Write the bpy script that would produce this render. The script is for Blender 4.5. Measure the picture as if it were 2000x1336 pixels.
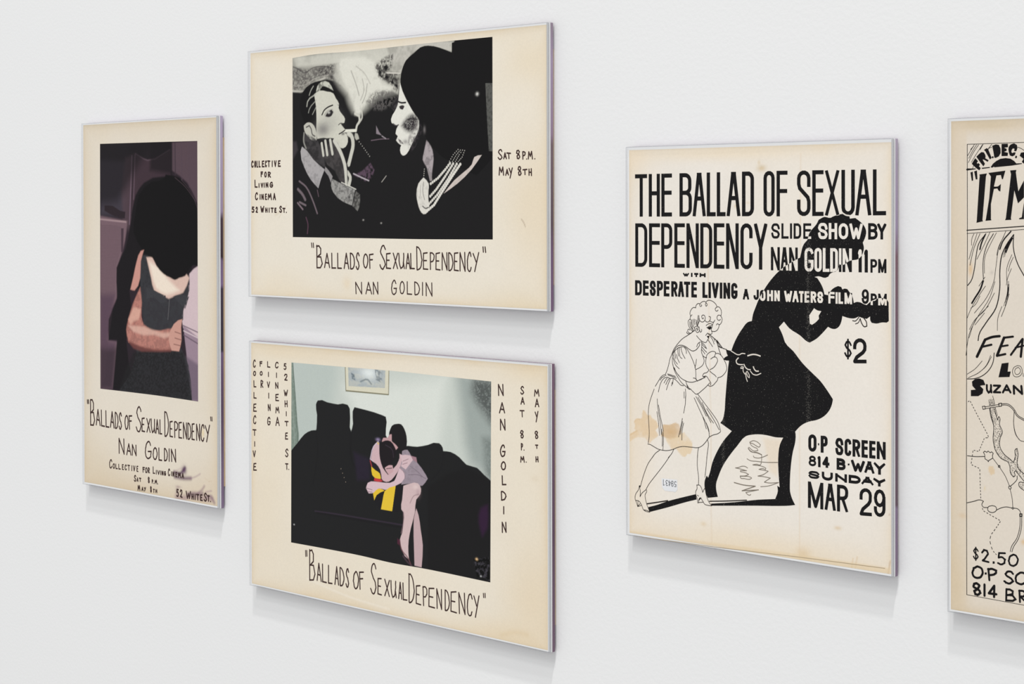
# Five posters in clear acrylic box frames on a white gallery wall, seen at a slant.
import bpy, bmesh, math, random
import numpy as np
from mathutils import Matrix, Vector
from mathutils.geometry import delaunay_2d_cdt, tessellate_polygon

for o in list(bpy.data.objects): bpy.data.objects.remove(o)
SC = bpy.context.scene; COL = SC.collection

# ------------------------------------------------------------------ camera
F_PX = 3437.13; YAW, PITCH, ROLL, SHIFT = -.74726, -.00864, -.00161, -230.317
EYE = 1.50; GAP = .0092                      # front of the panels stands GAP off the wall plane y=0
cam = bpy.data.cameras.new('camera'); camo = bpy.data.objects.new('camera', cam); COL.objects.link(camo); SC.camera = camo
cy, sy = math.cos(YAW), math.sin(YAW); cp, sp = math.cos(PITCH), math.sin(PITCH); cr, sr = math.cos(ROLL), math.sin(ROLL)
f0 = Vector((sy, cy, 0)); r0 = Vector((cy, -sy, 0)); u0 = Vector((0, 0, 1))
f1 = f0*cp+u0*sp; u1 = -f0*sp+u0*cp; r2 = r0*cr+u1*sr; u2 = -r0*sr+u1*cr
m = Matrix((r2, u2, -f1)).transposed().to_4x4(); m.translation = Vector((0, -1.00183-GAP, EYE)); camo.matrix_world = m
cam.sensor_width = 36; cam.lens = F_PX/2000*36; cam.shift_x = 0; cam.shift_y = SHIFT/2000; cam.clip_start = .05

# ------------------------------------------------------------------ world, light, exposure
W = bpy.data.worlds.new('gallery'); SC.world = W; W.use_nodes = True
W.node_tree.nodes['Background'].inputs[0].default_value = (.995, .998, 1, 1); W.node_tree.nodes['Background'].inputs[1].default_value = .80
SC.view_settings.view_transform = 'Standard'; SC.view_settings.look = 'None'; SC.view_settings.gamma = 1
SC.view_settings.exposure = -.29; SC.view_settings.use_curve_mapping = False
def lamp(x, y, z, sx, sy_, power, tgt=(-.8, 0, 1.5)):
    d = bpy.data.lights.new('ceiling_light', 'AREA'); d.shape = 'RECTANGLE'; d.size = sx; d.size_y = sy_; d.energy = power; d.color = (1, .998, .99)
    o = bpy.data.objects.new('ceiling_light', d); COL.objects.link(o); o.location = (x, y, z)
    v = Vector(tgt)-Vector((x, y, z)); o.rotation_euler = v.to_track_quat('-Z', 'Y').to_euler()
for (x, y, z, sx, sl, p) in [(1.1, -3.1, 11.2, .28, .4, 620), (.2, -6.5, 11.2, .28, 1, 330), (-.1, -10, 11.2, .28, 1.6, 200)]:
    lamp(x, y, z, sx, sl, p)

# ------------------------------------------------------------------ helpers
def lin(c):
    c = np.asarray(c, float)/255; return np.where(c <= .04045, c/12.92, ((c+.055)/1.055)**2.4)
def new_mat(name):
    m = bpy.data.materials.new(name); m.use_nodes = True; return m, m.node_tree.nodes, m.node_tree.links
def mesh_obj(name, verts, faces, mat, parent=None, loc=(0, 0, 0)):
    me = bpy.data.meshes.new(name); me.from_pydata(verts, [], faces); me.update()
    o = bpy.data.objects.new(name, me); COL.objects.link(o); o.location = loc
    if mat: me.materials.append(mat)
    if parent: o.parent = parent
    return o
def box(name, x0, x1, y0, y1, z0, z1, mat, parent=None, bevel=0, front=None):
    bm = bmesh.new(); bmesh.ops.create_cube(bm, size=1)
    for v in bm.verts: v.co = Vector(((x0+x1)/2+v.co.x*(x1-x0), (y0+y1)/2+v.co.y*(y1-y0), (z0+z1)/2+v.co.z*(z1-z0)))
    if bevel: bmesh.ops.bevel(bm, geom=bm.edges[:], offset=bevel, segments=2, profile=.5, affect='EDGES')
    me = bpy.data.meshes.new(name); me.materials.append(mat)
    if front:
        me.materials.append(front)
        for fc in bm.faces:
            if abs(fc.normal.y) > .99: fc.material_index = 1
    bm.to_mesh(me); bm.free()
    o = bpy.data.objects.new(name, me); COL.objects.link(o)
    if parent: o.parent = parent
    return o

# ------------------------------------------------------------------ materials
def m_wall():
    m, N, L = new_mat('painted_plaster'); b = N['Principled BSDF']; b.inputs['Roughness'].default_value = .75
    b.inputs['Specular IOR Level'].default_value = .2
    tc = N.new('ShaderNodeTexCoord')
    n = N.new('ShaderNodeTexNoise'); n.inputs['Scale'].default_value = 330; n.inputs['Detail'].default_value = 3
    n2 = N.new('ShaderNodeTexNoise'); n2.inputs['Scale'].default_value = 2.2; n2.inputs['Detail'].default_value = 2
    r = N.new('ShaderNodeMixRGB'); r.inputs[1].default_value = (.825, .828, .83, 1); r.inputs[2].default_value = (.85, .85, .848, 1)
    bp = N.new('ShaderNodeBump'); bp.inputs['Strength'].default_value = .09; bp.inputs['Distance'].default_value = .0016
    L.new(tc.outputs['Object'], n.inputs['Vector']); L.new(tc.outputs['Object'], n2.inputs['Vector'])
    L.new(n2.outputs['Fac'], r.inputs[0]); L.new(r.outputs[0], b.inputs['Base Color'])
    L.new(n.outputs['Fac'], bp.inputs['Height']); L.new(bp.outputs[0], b.inputs['Normal']); return m
def m_attr(name, rough, grain, scale):
    m, N, L = new_mat(name); b = N['Principled BSDF']; b.inputs['Roughness'].default_value = rough; b.inputs['Specular IOR Level'].default_value = .12
    a = N.new('ShaderNodeAttribute'); a.attribute_name = 'tint'
    tc = N.new('ShaderNodeTexCoord'); n = N.new('ShaderNodeTexNoise'); n.inputs['Scale'].default_value = scale; n.inputs['Detail'].default_value = 4
    L.new(tc.outputs['Object'], n.inputs['Vector'])
    mr = N.new('ShaderNodeMapRange'); mr.inputs[1].default_value = .3; mr.inputs[2].default_value = .7; mr.inputs[3].default_value = 1-grain; mr.inputs[4].default_value = 1+grain
    L.new(n.outputs['Fac'], mr.inputs[0])
    mx = N.new('ShaderNodeVectorMath'); mx.operation = 'SCALE'; L.new(a.outputs['Color'], mx.inputs[0]); L.new(mr.outputs[0], mx.inputs['Scale'])
    L.new(mx.outputs[0], b.inputs['Base Color']); return m
def m_ink(name, col, speck=0, sp=(.4, .37, .33), scale=900):
    m, N, L = new_mat(name); b = N['Principled BSDF']; b.inputs['Roughness'].default_value = .7; b.inputs['Specular IOR Level'].default_value = .1
    c = lin(col); tc = N.new('ShaderNodeTexCoord'); n = N.new('ShaderNodeTexNoise'); n.inputs['Scale'].default_value = scale; n.inputs['Detail'].default_value = 2
    L.new(tc.outputs['Object'], n.inputs['Vector'])
    cr_ = N.new('ShaderNodeValToRGB'); cr_.color_ramp.elements[0].color = (*c, 1); cr_.color_ramp.elements[1].color = (*(np.array(sp)*speck+c*(1-speck)), 1)
    cr_.color_ramp.elements[0].position = .66; cr_.color_ramp.elements[1].position = .80
    L.new(n.outputs['Fac'], cr_.inputs[0]); L.new(cr_.outputs[0], b.inputs['Base Color']); return m
def m_plain(name, col, rough=.5, spec=.3, var=.04, scale=60):
    m, N, L = new_mat(name); b = N['Principled BSDF']; b.inputs['Roughness'].default_value = rough; b.inputs['Specular IOR Level'].default_value = spec
    c = lin(col); tc = N.new('ShaderNodeTexCoord'); n = N.new('ShaderNodeTexNoise'); n.inputs['Scale'].default_value = scale
    L.new(tc.outputs['Object'], n.inputs['Vector'])
    mx = N.new('ShaderNodeMixRGB'); mx.inputs[1].default_value = (*(c*(1-var)), 1); mx.inputs[2].default_value = (*(c*(1+var)), 1)
    L.new(n.outputs['Fac'], mx.inputs[0]); L.new(mx.outputs[0], b.inputs['Base Color']); return m
def m_clear():
    m, N, L = new_mat('clear_acrylic_face'); N.remove(N['Principled BSDF']); out = N['Material Output']
    t = N.new('ShaderNodeBsdfTransparent'); t.inputs[0].default_value = (.985, .985, .985, 1)
    g = N.new('ShaderNodeBsdfGlossy'); g.inputs['Roughness'].default_value = .03
    lw = N.new('ShaderNodeLayerWeight'); lw.inputs[0].default_value = .5          # low-reflection museum acrylic
    pw = N.new('ShaderNodeMath'); pw.operation = 'POWER'; pw.inputs[1].default_value = 16; L.new(lw.outputs['Facing'], pw.inputs[0])
    fr = N.new('ShaderNodeMath'); fr.operation = 'MULTIPLY_ADD'; fr.inputs[1].default_value = .5; fr.inputs[2].default_value = 0; L.new(pw.outputs[0], fr.inputs[0])
    tc = N.new('ShaderNodeTexCoord'); n = N.new('ShaderNodeTexNoise'); n.inputs['Scale'].default_value = 40; L.new(tc.outputs['Object'], n.inputs['Vector'])
    mr = N.new('ShaderNodeMapRange'); mr.inputs[3].default_value = .02; mr.inputs[4].default_value = .06; L.new(n.outputs['Fac'], mr.inputs[0]); L.new(mr.outputs[0], g.inputs['Roughness'])
    mx = N.new('ShaderNodeMixShader'); L.new(fr.outputs[0], mx.inputs[0]); L.new(t.outputs[0], mx.inputs[1]); L.new(g.outputs[0], mx.inputs[2]); L.new(mx.outputs[0], out.inputs[0]); return m
def m_edge():
    m, N, L = new_mat('polished_acrylic_edge'); N.remove(N['Principled BSDF']); out = N['Material Output']
    t = N.new('ShaderNodeBsdfTransparent'); t.inputs[0].default_value = (.95, .96, .97, 1)
    d = N.new('ShaderNodeBsdfDiffuse')
    tl = N.new('ShaderNodeBsdfTranslucent'); tl.inputs[0].default_value = (.55, .56, .58, 1)
    tc = N.new('ShaderNodeTexCoord'); n = N.new('ShaderNodeTexNoise'); n.inputs['Scale'].default_value = 25; L.new(tc.outputs['Object'], n.inputs['Vector'])
    c = N.new('ShaderNodeMixRGB'); c.inputs[1].default_value = (.36, .36, .39, 1); c.inputs[2].default_value = (.45, .46, .47, 1); L.new(n.outputs['Fac'], c.inputs[0]); L.new(c.outputs[0], d.inputs[0])
    a = N.new('ShaderNodeMixShader'); a.inputs[0].default_value = .35; L.new(d.outputs[0], a.inputs[1]); L.new(tl.outputs[0], a.inputs[2])
    g = N.new('ShaderNodeBsdfGlossy'); g.inputs['Roughness'].default_value = .12
    a2 = N.new('ShaderNodeMixShader'); a2.inputs[0].default_value = .06; L.new(a.outputs[0], a2.inputs[1]); L.new(g.outputs[0], a2.inputs[2])
    ge = N.new('ShaderNodeNewGeometry'); tf = N.new('ShaderNodeMath'); tf.operation = 'MULTIPLY_ADD'; tf.inputs[1].default_value = .5; tf.inputs[2].default_value = .34; L.new(ge.outputs['Backfacing'], tf.inputs[0])
    b = N.new('ShaderNodeMixShader'); L.new(tf.outputs[0], b.inputs[0]); L.new(a2.outputs[0], b.inputs[1]); L.new(t.outputs[0], b.inputs[2]); L.new(b.outputs[0], out.inputs[0]); return m
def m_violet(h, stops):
    # mottled violet back panel: the print's reflections are painted into its colour by height
    m, N, L = new_mat('violet_panel_painted_reflections'); b = N['Principled BSDF']; b.inputs['Roughness'].default_value = .25; b.inputs['Specular IOR Level'].default_value = .4
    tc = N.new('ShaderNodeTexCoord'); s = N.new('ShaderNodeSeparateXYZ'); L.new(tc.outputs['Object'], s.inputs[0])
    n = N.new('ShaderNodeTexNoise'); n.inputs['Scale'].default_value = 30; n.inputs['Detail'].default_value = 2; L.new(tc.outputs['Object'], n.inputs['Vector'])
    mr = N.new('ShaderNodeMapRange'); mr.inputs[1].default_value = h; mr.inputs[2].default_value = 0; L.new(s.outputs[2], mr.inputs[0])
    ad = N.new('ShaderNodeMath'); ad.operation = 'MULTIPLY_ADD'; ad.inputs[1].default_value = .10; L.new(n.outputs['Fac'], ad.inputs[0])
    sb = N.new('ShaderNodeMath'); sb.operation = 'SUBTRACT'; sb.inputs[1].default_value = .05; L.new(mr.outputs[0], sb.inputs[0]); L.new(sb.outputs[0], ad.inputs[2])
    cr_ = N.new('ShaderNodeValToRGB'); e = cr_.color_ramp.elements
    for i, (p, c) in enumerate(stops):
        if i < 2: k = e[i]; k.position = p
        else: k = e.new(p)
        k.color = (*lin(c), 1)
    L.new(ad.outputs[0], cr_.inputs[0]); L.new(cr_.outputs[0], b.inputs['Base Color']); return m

M_PAPER = m_attr('aged_paper', .8, .022, 700); M_PHOTO = m_attr('photo_print', .6, .05, 1500)
M_BLACK = m_ink('black_printing_ink', (27, 26, 27), .22); M_FIG = m_ink('worn_black_ink', (25, 24, 25), .5, scale=1100)
M_MARK = m_ink('brown_black_marker', (66, 48, 45), .1); M_LINE = m_ink('fine_pen_ink', (44, 38, 35), .12); M_PENC = m_ink('pencil', (126, 116, 104), .3)
M_INK5 = m_ink('drawing_ink', (24, 22, 23), .12); M_FAINT = m_ink('faint_rule', (176, 158, 130), .5)
M_WEAR = m_plain('worn_ink_fleck', (100, 97, 92), .8, .1); M_BARE = m_plain('bare_paper', (228, 220, 208), .8, .1); M_STICK = m_plain('sticker_paper', (234, 235, 237), .6, .2); M_STAMP = m_plain('grey_stamp_ink', (92, 94, 98), .7, .1)
M_BOARD = m_plain('white_mount_board', (236, 236, 236), .7, .2); M_WOOD = m_plain('raw_wood_cleat', (196, 172, 140), .7, .2, .1, 120)
M_CLEAR = m_clear(); M_EDGE = m_edge()

# ------------------------------------------------------------------ 2-D drawing kit (all in mm on the sheet)
def prs(l): return [(l[i], l[i+1]) for i in range(0, len(l), 2)]
def spline(pts, closed=False, sub=4, corner=50):
    n = len(pts)
    if n < 3: return list(pts)
    P = [np.array(p, float) for p in pts]; cos_c = math.cos(math.radians(corner))
    sharp = []
    for i in range(n):
        if not closed and (i == 0 or i == n-1): sharp.append(True); continue
        a = P[i]-P[i-1]; b = P[(i+1) % n]-P[i]; la, lb = np.linalg.norm(a), np.linalg.norm(b)
        sharp.append(la < 1e-6 or lb < 1e-6 or float(a@b)/(la*lb) < cos_c)
    out = []; rng = n if closed else n-1
    for i in range(rng):
        p1, p2 = P[i], P[(i+1) % n]; d = p2-p1; ld = np.linalg.norm(d)
        def tan(j, fb):
            if sharp[j]: return fb
            a = P[j]-P[j-1]; b = P[(j+1) % n]-P[j]; la, lb = np.linalg.norm(a), np.linalg.norm(b)
            t = a/la*lb+b/lb*la; t = t/max(np.linalg.norm(t), 1e-9); return t*ld
        t1, t2 = tan(i, d), tan((i+1) % n, d)
        for k in range(sub):
            s = k/sub; h = s*s
            q = (2*h*s-3*h+1)*p1+(h*s-2*h+s)*t1+(-2*h*s+3*h)*p2+(h*s-h)*t2
            out.append((float(q[0]), float(q[1])))
    if not closed: out.append(tuple(map(float, P[-1])))
    return out
def disc(c, r): return [(c[0]+r*math.cos(k*math.pi/4+.39), c[1]+r*math.sin(k*math.pi/4+.39)) for k in range(8)]
def endcap(a, b, w):
    l = math.hypot(b[0]-a[0], b[1]-a[1]) or 1; dx, dy = (b[0]-a[0])/l*w/2, (b[1]-a[1])/l*w/2
    return [(b[0]-dy, b[1]+dx), (b[0]+dy, b[1]-dx), (b[0]+dy+dx, b[1]-dx+dy), (b[0]-dy+dx, b[1]+dx+dy)]
def ribbon(pts, w, closed=False, cap=0.5):
    """quads of a mitred stroke"""
    P = []
    for p in pts:
        if not P or math.hypot(p[0]-P[-1][0], p[1]-P[-1][1]) > 1e-3: P.append(p)
    if closed and math.hypot(P[0][0]-P[-1][0], P[0][1]-P[-1][1]) < 1e-3: P.pop()
    n = len(P)
    if n < 2: return []
    if not closed:                                     # split at hairpin corners so the stroke keeps its width
        for i in range(1, n-1):
            ax, ay, bx, by = P[i][0]-P[i-1][0], P[i][1]-P[i-1][1], P[i+1][0]-P[i][0], P[i+1][1]-P[i][1]
            if ax*bx+ay*by < -.35*math.hypot(ax, ay)*math.hypot(bx, by): return ribbon(P[:i+1], w, False, 0)+[disc(P[i], w/2)]+ribbon(P[i:], w, False, 0)+([endcap(P[1], P[0], w), endcap(P[-2], P[-1], w)] if cap else [])
    if not closed and cap:
        def ext(a, b):
            l = math.hypot(a[0]-b[0], a[1]-b[1]); return (a[0]+(a[0]-b[0])/l*w*cap, a[1]+(a[1]-b[1])/l*w*cap)
        P[0] = ext(P[0], P[1]); P[-1] = ext(P[-1], P[-2])
    def nrm(a, b):
        dx, dy = b[0]-a[0], b[1]-a[1]; l = math.hypot(dx, dy) or 1; return (-dy/l, dx/l)
    sg = [nrm(P[i], P[(i+1) % n]) for i in range(n if closed else n-1)]
    L, R = [], []; extra = []
    for i in range(n):
        if closed: a, b = sg[i-1], sg[i]
        else: a = sg[max(i-1, 0)]; b = sg[min(i, n-2)]
        mx, my = a[0]+b[0], a[1]+b[1]; d = mx*a[0]+my*a[1]
        k = (w/2)/max(d, .45); mx, my = mx*k, my*k
        L.append((P[i][0]+mx, P[i][1]+my)); R.append((P[i][0]-mx, P[i][1]-my))
    Q = []
    for i in range(n if closed else n-1):
        j = (i+1) % n; Q.append([R[i], R[j], L[j], L[i]])
    return Q
def arc(cx, cy_, rx, ry, a0, a1, n=7):
    return [(cx+rx*math.cos(math.radians(a0+(a1-a0)*i/n)), cy_+ry*math.sin(math.radians(a0+(a1-a0)*i/n))) for i in range(n+1)]
def glyph(ch, a, st, tk=.1):
    """strokes in the unit box; a = width / height of the box; st b = block, h = hand"""
    r = min(.5, .55*a) if st == 'b' else .36
    n = 7; Hd = st == 'h'
    if ch == 'A':
        if Hd: return [[(0, 0), (.48, 1), (1, .0)], [(.2, .36), (.78, .33)]]
        return [[(0, 0), (.43, 1)], [(.57, 1), (1, 0)], [(.43, 1), (.57, 1)], [(.2, .40), (.8, .40)]]
    if ch == 'B':
        if Hd: return [[(0, 1), (.02, 0), (.7, .02), (1, .2), (.72, .5), (.05, .5)], [(0, .98), (.4, 1), (.74, .86), (.7, .62), (.1, .48)]]
        r1 = min(.24, .5*a)
        return [[(0, 0), (0, 1)]+[(.45, 1)]+arc(.45, 1-r1, .5, r1, 90, 0, 5)+arc(.45, .55+r1*.9, .5, r1*.9, 0, -90, 5)+[(0, .55)], [(.3, .55), (.5, .55)]+arc(.5, .55-r1, .5, r1, 90, 0, 5)+arc(.5, r1, .5, r1, 0, -90, 5)+[(0, 0)]]
    if ch == 'C':
        if Hd: return [spline([(1, .8), (.85, .97), (.55, 1), (.2, .8), (0, .45), (.12, .12), (.45, 0), (.8, .05), (1, .2)], sub=3)]
        if tk > .13: return [arc(.5, 1-r, .5, r, 5, 180)+arc(.5, r, .5, r, 180, 355)]
        return [[(1, .74)]+arc(.5, 1-r, .5, r, 0, 180)+arc(.5, r, .5, r, 180, 360)+[(1, .30)]]
    if ch == 'D':
        if Hd: return [[(0, .98), (.05, 0)], spline([(0, 1), (.4, .96), (.85, .7), (1, .42), (.75, .12), (.35, 0), (.05, 0)], sub=3)]
        return [[(.5, 1), (0, 1), (0, 0), (.5, 0)]+arc(.5, r, .5, r, 270, 360)+arc(.5, 1-r, .5, r, 0, 90)]
    if ch == 'E':
        if Hd: return [[(.9, 1), (.05, .96), (.0, .02), (1, 0)], [(.05, .52), (.7, .52)]]
        return [[(1, 1), (0, 1), (0, 0), (1, 0)], [(0, .56), (.96, .56)]]
    if ch == 'F':
        if Hd: return [[(1, 1), (0, .97), (.12, 0)], [(.04, .6), (.85, .62)]]
        return [[(1, 1), (0, 1), (0, 0)], [(0, .56), (.96, .56)]]
    if ch == 'G':
        if Hd: return [spline([(.9, .78), (.7, .98), (.4, .97), (.08, .7), (0, .35), (.2, .06), (.55, 0), (.9, .15), (1, .42)], sub=3)+[(.45, .42)]]
        if tk > .13: return [arc(.5, 1-r, .5, r, 15, 180)+arc(.5, r, .5, r, 180, 360)+[(1, .42), (.62, .42)]]
        return [[(1, .70)]+arc(.5, 1-r, .5, r, 0, 180)+arc(.5, r, .5, r, 180, 360)+[(1, .46), (.55, .46)]]
    if ch == 'H': return [[(0, 0), (0, 1)], [(1, 0), (1, 1)], [(0, .55 if not Hd else .48), (1, .55 if not Hd else .5)]] if not Hd else [[(.05, 0), (0, 1)], [(1, 0), (.9, 1)], [(0, .48), (1, .5)]]
    if ch in 'I': return [[(.5, 0), (.5, 1)]]
    if ch == 'J': return [[(1, 1)]+arc(.5, r, .5, r, 0, -180)+[(0, .28)]]
    if ch == 'L': return [[(0, 1), (.05 if Hd else 0, 0), (1, 0)]]
    if ch == 'M': return [[(.02, 0), (.1, .95), (.5, .35), (.8, 1), (1, 0)]] if Hd else [[(0, 0), (0, 1)], [(0.02, 1), (.5, .02), (.98, 1)], [(1, 1), (1, 0)]]
    if ch == 'N': return [[(.04, 0), (0, 1), (.96, 0), (.9, 1)]] if Hd else [[(0, 0), (0, 1)], [(.04, 1), (.96, 0)], [(1, 0), (1, 1)]]
    if ch in 'O0':
        if Hd: return [spline([(.5, 1), (.15, .82), (0, .42), (.2, .08), (.55, 0), (.9, .2), (1, .6), (.8, .9), (.5, 1)], sub=3)]
        return [('c', arc(.5, 1-r, .5, r, 0, 180)+arc(.5, r, .5, r, 180, 360))]
    if ch == 'P':
        if Hd: return [[(0.05, 1), (.12, 0)], spline([(0, .96), (.45, 1), (.95, .86), (.9, .62), (.55, .48), (.12, .46)], sub=3)]
        r1 = min(.26, .5*a); return [[(0, 0), (0, 1), (.5, 1)]+arc(.5, 1-r1, .5, r1, 90, 0, 5)+arc(.5, .46+r1, .5, r1, 0, -90, 5)+[(0, .46)]]
    if ch == 'R':
        if Hd: return [[(0.05, 1), (.08, 0)], spline([(0, .96), (.5, 1), (.9, .84), (.75, .6), (.15, .48)], sub=3)+[(1, 0)]]
        r1 = min(.24, .5*a); return [[(0, 0), (0, 1), (.5, 1)]+arc(.5, 1-r1, .5, r1, 90, 0, 5)+arc(.5, .5+r1, .5, r1, 0, -90, 5)+[(0, .5)], [(.5, .5), (1, 0)]]
    if ch == 'S':
        if Hd: return [spline([(1, .84), (.75, 1), (.35, .96), (.08, .76), (.35, .58), (.75, .42), (1, .2), (.65, 0), (.25, .02), (0, .16)], sub=3)]
        r1 = min(.26, .5*a)
        if tk > .1: return [spline([(1, .72), (.86, .93), (.5, 1), (.12, .92), (0, .74), (.14, .6), (.5, .5), (.86, .4), (1, .25), (.88, .07), (.5, 0), (.12, .07), (0, .28)], sub=3)]
        return [[(1, .70)]+arc(.5, 1-r1, .5, r1, 0, 180)+[(0, .72), (.1, .62), (.9, .40), (1, .30)]+arc(.5, r1, .5, r1, 0, -180)+[(0, .30)]]
    if ch == 'T': return [[(0, 1), (1, .98)], [(.5, .98), (.56, 0)]] if Hd else [[(0, 1), (1, 1)], [(.52, 1), (.52, 0)]]
    if ch == 'U': return [spline([(0, 1), (.08, .3), (.35, 0), (.7, .15), (.85, .5), (.88, 1)], sub=3), [(.86, .4), (1, .02)]] if Hd else [[(0, 1)]+arc(.5, r, .5, r, 180, 360)+[(1, 1)]]
    if ch == 'V': return [[(0, 1), (.5, 0), (1, 1)]]
    if ch == 'W': return [[(0, 1), (.28, 0), (.52, .7), (.72, 0), (1, 1)]]
    if ch == 'X': return [[(0, 1), (1, 0)], [(1, 1), (0, 0)]]
    if ch == 'Y': return [[(0, .95), (.55, .5)], [(1, 1), (.3, 0)]] if Hd else [[(0, 1), (.5, .48), (1, 1)], [(.5, .5), (.5, 0)]]
    if ch == 'Z': return [[(0, 1), (1, 1), (0, 0), (1, 0)]]
    if ch == '1': return [[(.0, .86), (.8, .98), (.8, 0)]] if not Hd else [[(.5, 1), (.5, 0)]]
    if ch == '2':
        if Hd: return [spline([(.05, .75), (.3, 1), (.8, .95), (.9, .68), (.5, .3), (.1, .06)], sub=3)+[(1, 0)]]
        r1 = min(.3, .5*a); return [[(0, .66)]+arc(.5, 1-r1, .5, r1, 180, 0)+[(.98, .55), (.8, .42), (.2, .2), (.0, .0), (1, 0)]]
    if ch == '3': return [spline([(0, .85), (.4, 1), (.9, .85), (.8, .6), (.35, .54)], sub=3), spline([(.35, .54), (.9, .42), (1, .2), (.5, 0), (0, .12)], sub=3)]
    if ch == '4': return [[(1, .28), (0, .28), (.7, 1), (.72, 0)]]
    if ch == '5': return [[(.95, 1), (.15, 1), (.08, .58)]+spline([(.08, .58), (.5, .66), (.95, .45), (.9, .15), (.45, 0), (0, .1)], sub=3)[1:]]
    if ch == '8':
        if Hd: return [('c', spline([(.55, .52), (.12, .68), (.2, .93), (.6, 1), (.9, .84), (.7, .6), (.25, .3), (.35, .04), (.7, 0), (1, .2), (.85, .4)], closed=True, sub=3))]
        return [('c', arc(.5, .77, .42, .23, 0, 360, 12)[:-1]), ('c', arc(.5, .27, .5, .27, 0, 360, 12)[:-1])]
    if ch == '9': return [('c', arc(.5, .70, .5, .30, 0, 360, 12)[:-1]), [(1, .7)]+arc(.5, r*1.1, .5, r*1.1, 0, -180, 8)+[(0, .28)]]
    if ch == '$': return [spline([(1, .72), (.7, .88), (.3, .88), (.05, .72), (.3, .56), (.75, .44), (1, .28), (.7, .12), (.3, .12), (0, .28)], sub=3), [(.5, 1), (.5, 0)]]
    if ch == '"': return [[(0.05, 1), (.2, 0)], [(.8, 1), (.95, 0)]]
    if ch == '.': return [[(.45, .02), (.55, .0)]]
    return []
def word_quads(w):
    pn, ly, st, txt, X, (ta, tb, ba, bb), sw, _ = w; sw *= 1.1 if st == 'b' else 1.06; Q = []; rnd = random.Random(txt+str(X[0]))
    xa, xb = X[0], X[-1]; h = sw/2
    for i, ch in enumerate(txt):
        x0, x1 = X[2*i], X[2*i+1]; sgn = 1 if x1 > x0 else -1
        def T(x): k = 0 if xb == xa else (x-xa)/(xb-xa); return ta*(1-k)+tb*k
        def B(x): k = 0 if xb == xa else (x-xa)/(xb-xa); return ba*(1-k)+bb*k
        up = 1 if ta > ba else -1
        i0, i1 = x0+h*sgn, x1-h*sgn
        if ch == '1' and st == 'b': i0 = x0+h*.6
        elif abs(x1-x0) < sw*1.7 or (i1-i0)*sgn < 0: i0 = i1 = (x0+x1)/2
        hh = abs(T(x0)-B(x0))-sw; a = abs(i1-i0)/max(hh, .1)
        s_w = sw*.74 if (st == 'b' and ch in 'S8' and sw/max(hh, .1) > .3) else sw
        for s in glyph(ch, a, st, sw/max(hh, .1)):
            cl = isinstance(s, tuple) and s[0] == 'c'
            if cl: s = s[1]
            pts = []
            for (u, v) in s:
                if st == 'h': u += rnd.uniform(-.035, .035); v += rnd.uniform(-.012, .012)
                x = i0+(i1-i0)*u; t_, b_ = T(x)-h*up, B(x)+h*up
                if ch == '.': t_ = b_+sw*up*.6
                pts.append((x, b_+(t_-b_)*v))
            if st == 'b':                                 # drawn capitals end flush with their line
                for q in ribbon(pts, s_w, closed=cl):
                    Q.append([(min(max(x, min(x0, x1)-.05), max(x0, x1)+.05), min(max(z, min(T(x), B(x))), max(T(x), B(x)))) for x, z in q])
            else:
                Q += ribbon(pts, s_w, closed=cl, cap=0)
                if not cl: Q += [disc(pts[0], s_w/2), disc(pts[-1], s_w/2)]
    return Q
INK_Y = {}
def plate(name, polys, mat, parent, y, flat=False):
    V, Fc = [], []
    for i, q in enumerate(polys):
        b = len(V); yy = y-(i % 40)*1e-6 if not flat else y
        V += [(p[0]/1000, yy, p[1]/1000) for p in q]
        if len(q) == 4: Fc.append((b, b+1, b+2, b+3))
        elif len(q) == 3: Fc.append((b, b+1, b+2))
        else:
            for t in tessellate_polygon([[Vector((p[0], p[1], 0)) for p in q]]): Fc.append((b+t[0], b+t[1], b+t[2]))
    return mesh_obj(name, V, Fc, mat, parent)

# ------------------------------------------------------------------ painter for tinted sheets
def pnoise(X, Z, s, seed):
    rng = np.random.RandomState(seed); out = 0; amp = 1; tot = 0
    for o in range(3):
        n = 64; g = rng.rand(n, n); u = X/s*(2**o); v = Z/s*(2**o)
        iu = np.floor(u).astype(int); iv = np.floor(v).astype(int); fu = u-iu; fv = v-iv; fu = fu*fu*(3-2*fu); fv = fv*fv*(3-2*fv)
        a = g[iu % n, iv % n]*(1-fu)+g[(iu+1) % n, iv % n]*fu; b = g[iu % n, (iv+1) % n]*(1-fu)+g[(iu+1) % n, (iv+1) % n]*fu
        out = out+amp*(a*(1-fv)+b*fv); tot += amp; amp *= .6
    return out/tot
def segdist(X, Z, pts, closed):
    d = np.full(X.shape, 1e9); n = len(pts); rng = n if closed else n-1
    for i in range(rng):
        a, b = pts[i], pts[(i+1) % n]; dx, dz = b[0]-a[0], b[1]-a[1]; l2 = dx*dx+dz*dz+1e-12
        t = np.clip(((X-a[0])*dx+(Z-a[1])*dz)/l2, 0, 1); d = np.minimum(d, (X-a[0]-t*dx)**2+(Z-a[1]-t*dz)**2)
    return np.sqrt(d)
def inside(X, Z, pts):
    c = np.zeros(X.shape, bool); n = len(pts)
    for i in range(n):
        (x1, z1), (x2, z2) = pts[i], pts[(i+1) % n]
        if z1 == z2: continue
        c ^= ((z1 > Z) != (z2 > Z)) & (X < (x2-x1)*(Z-z1)/(z2-z1)+x1)
    return c
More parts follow.
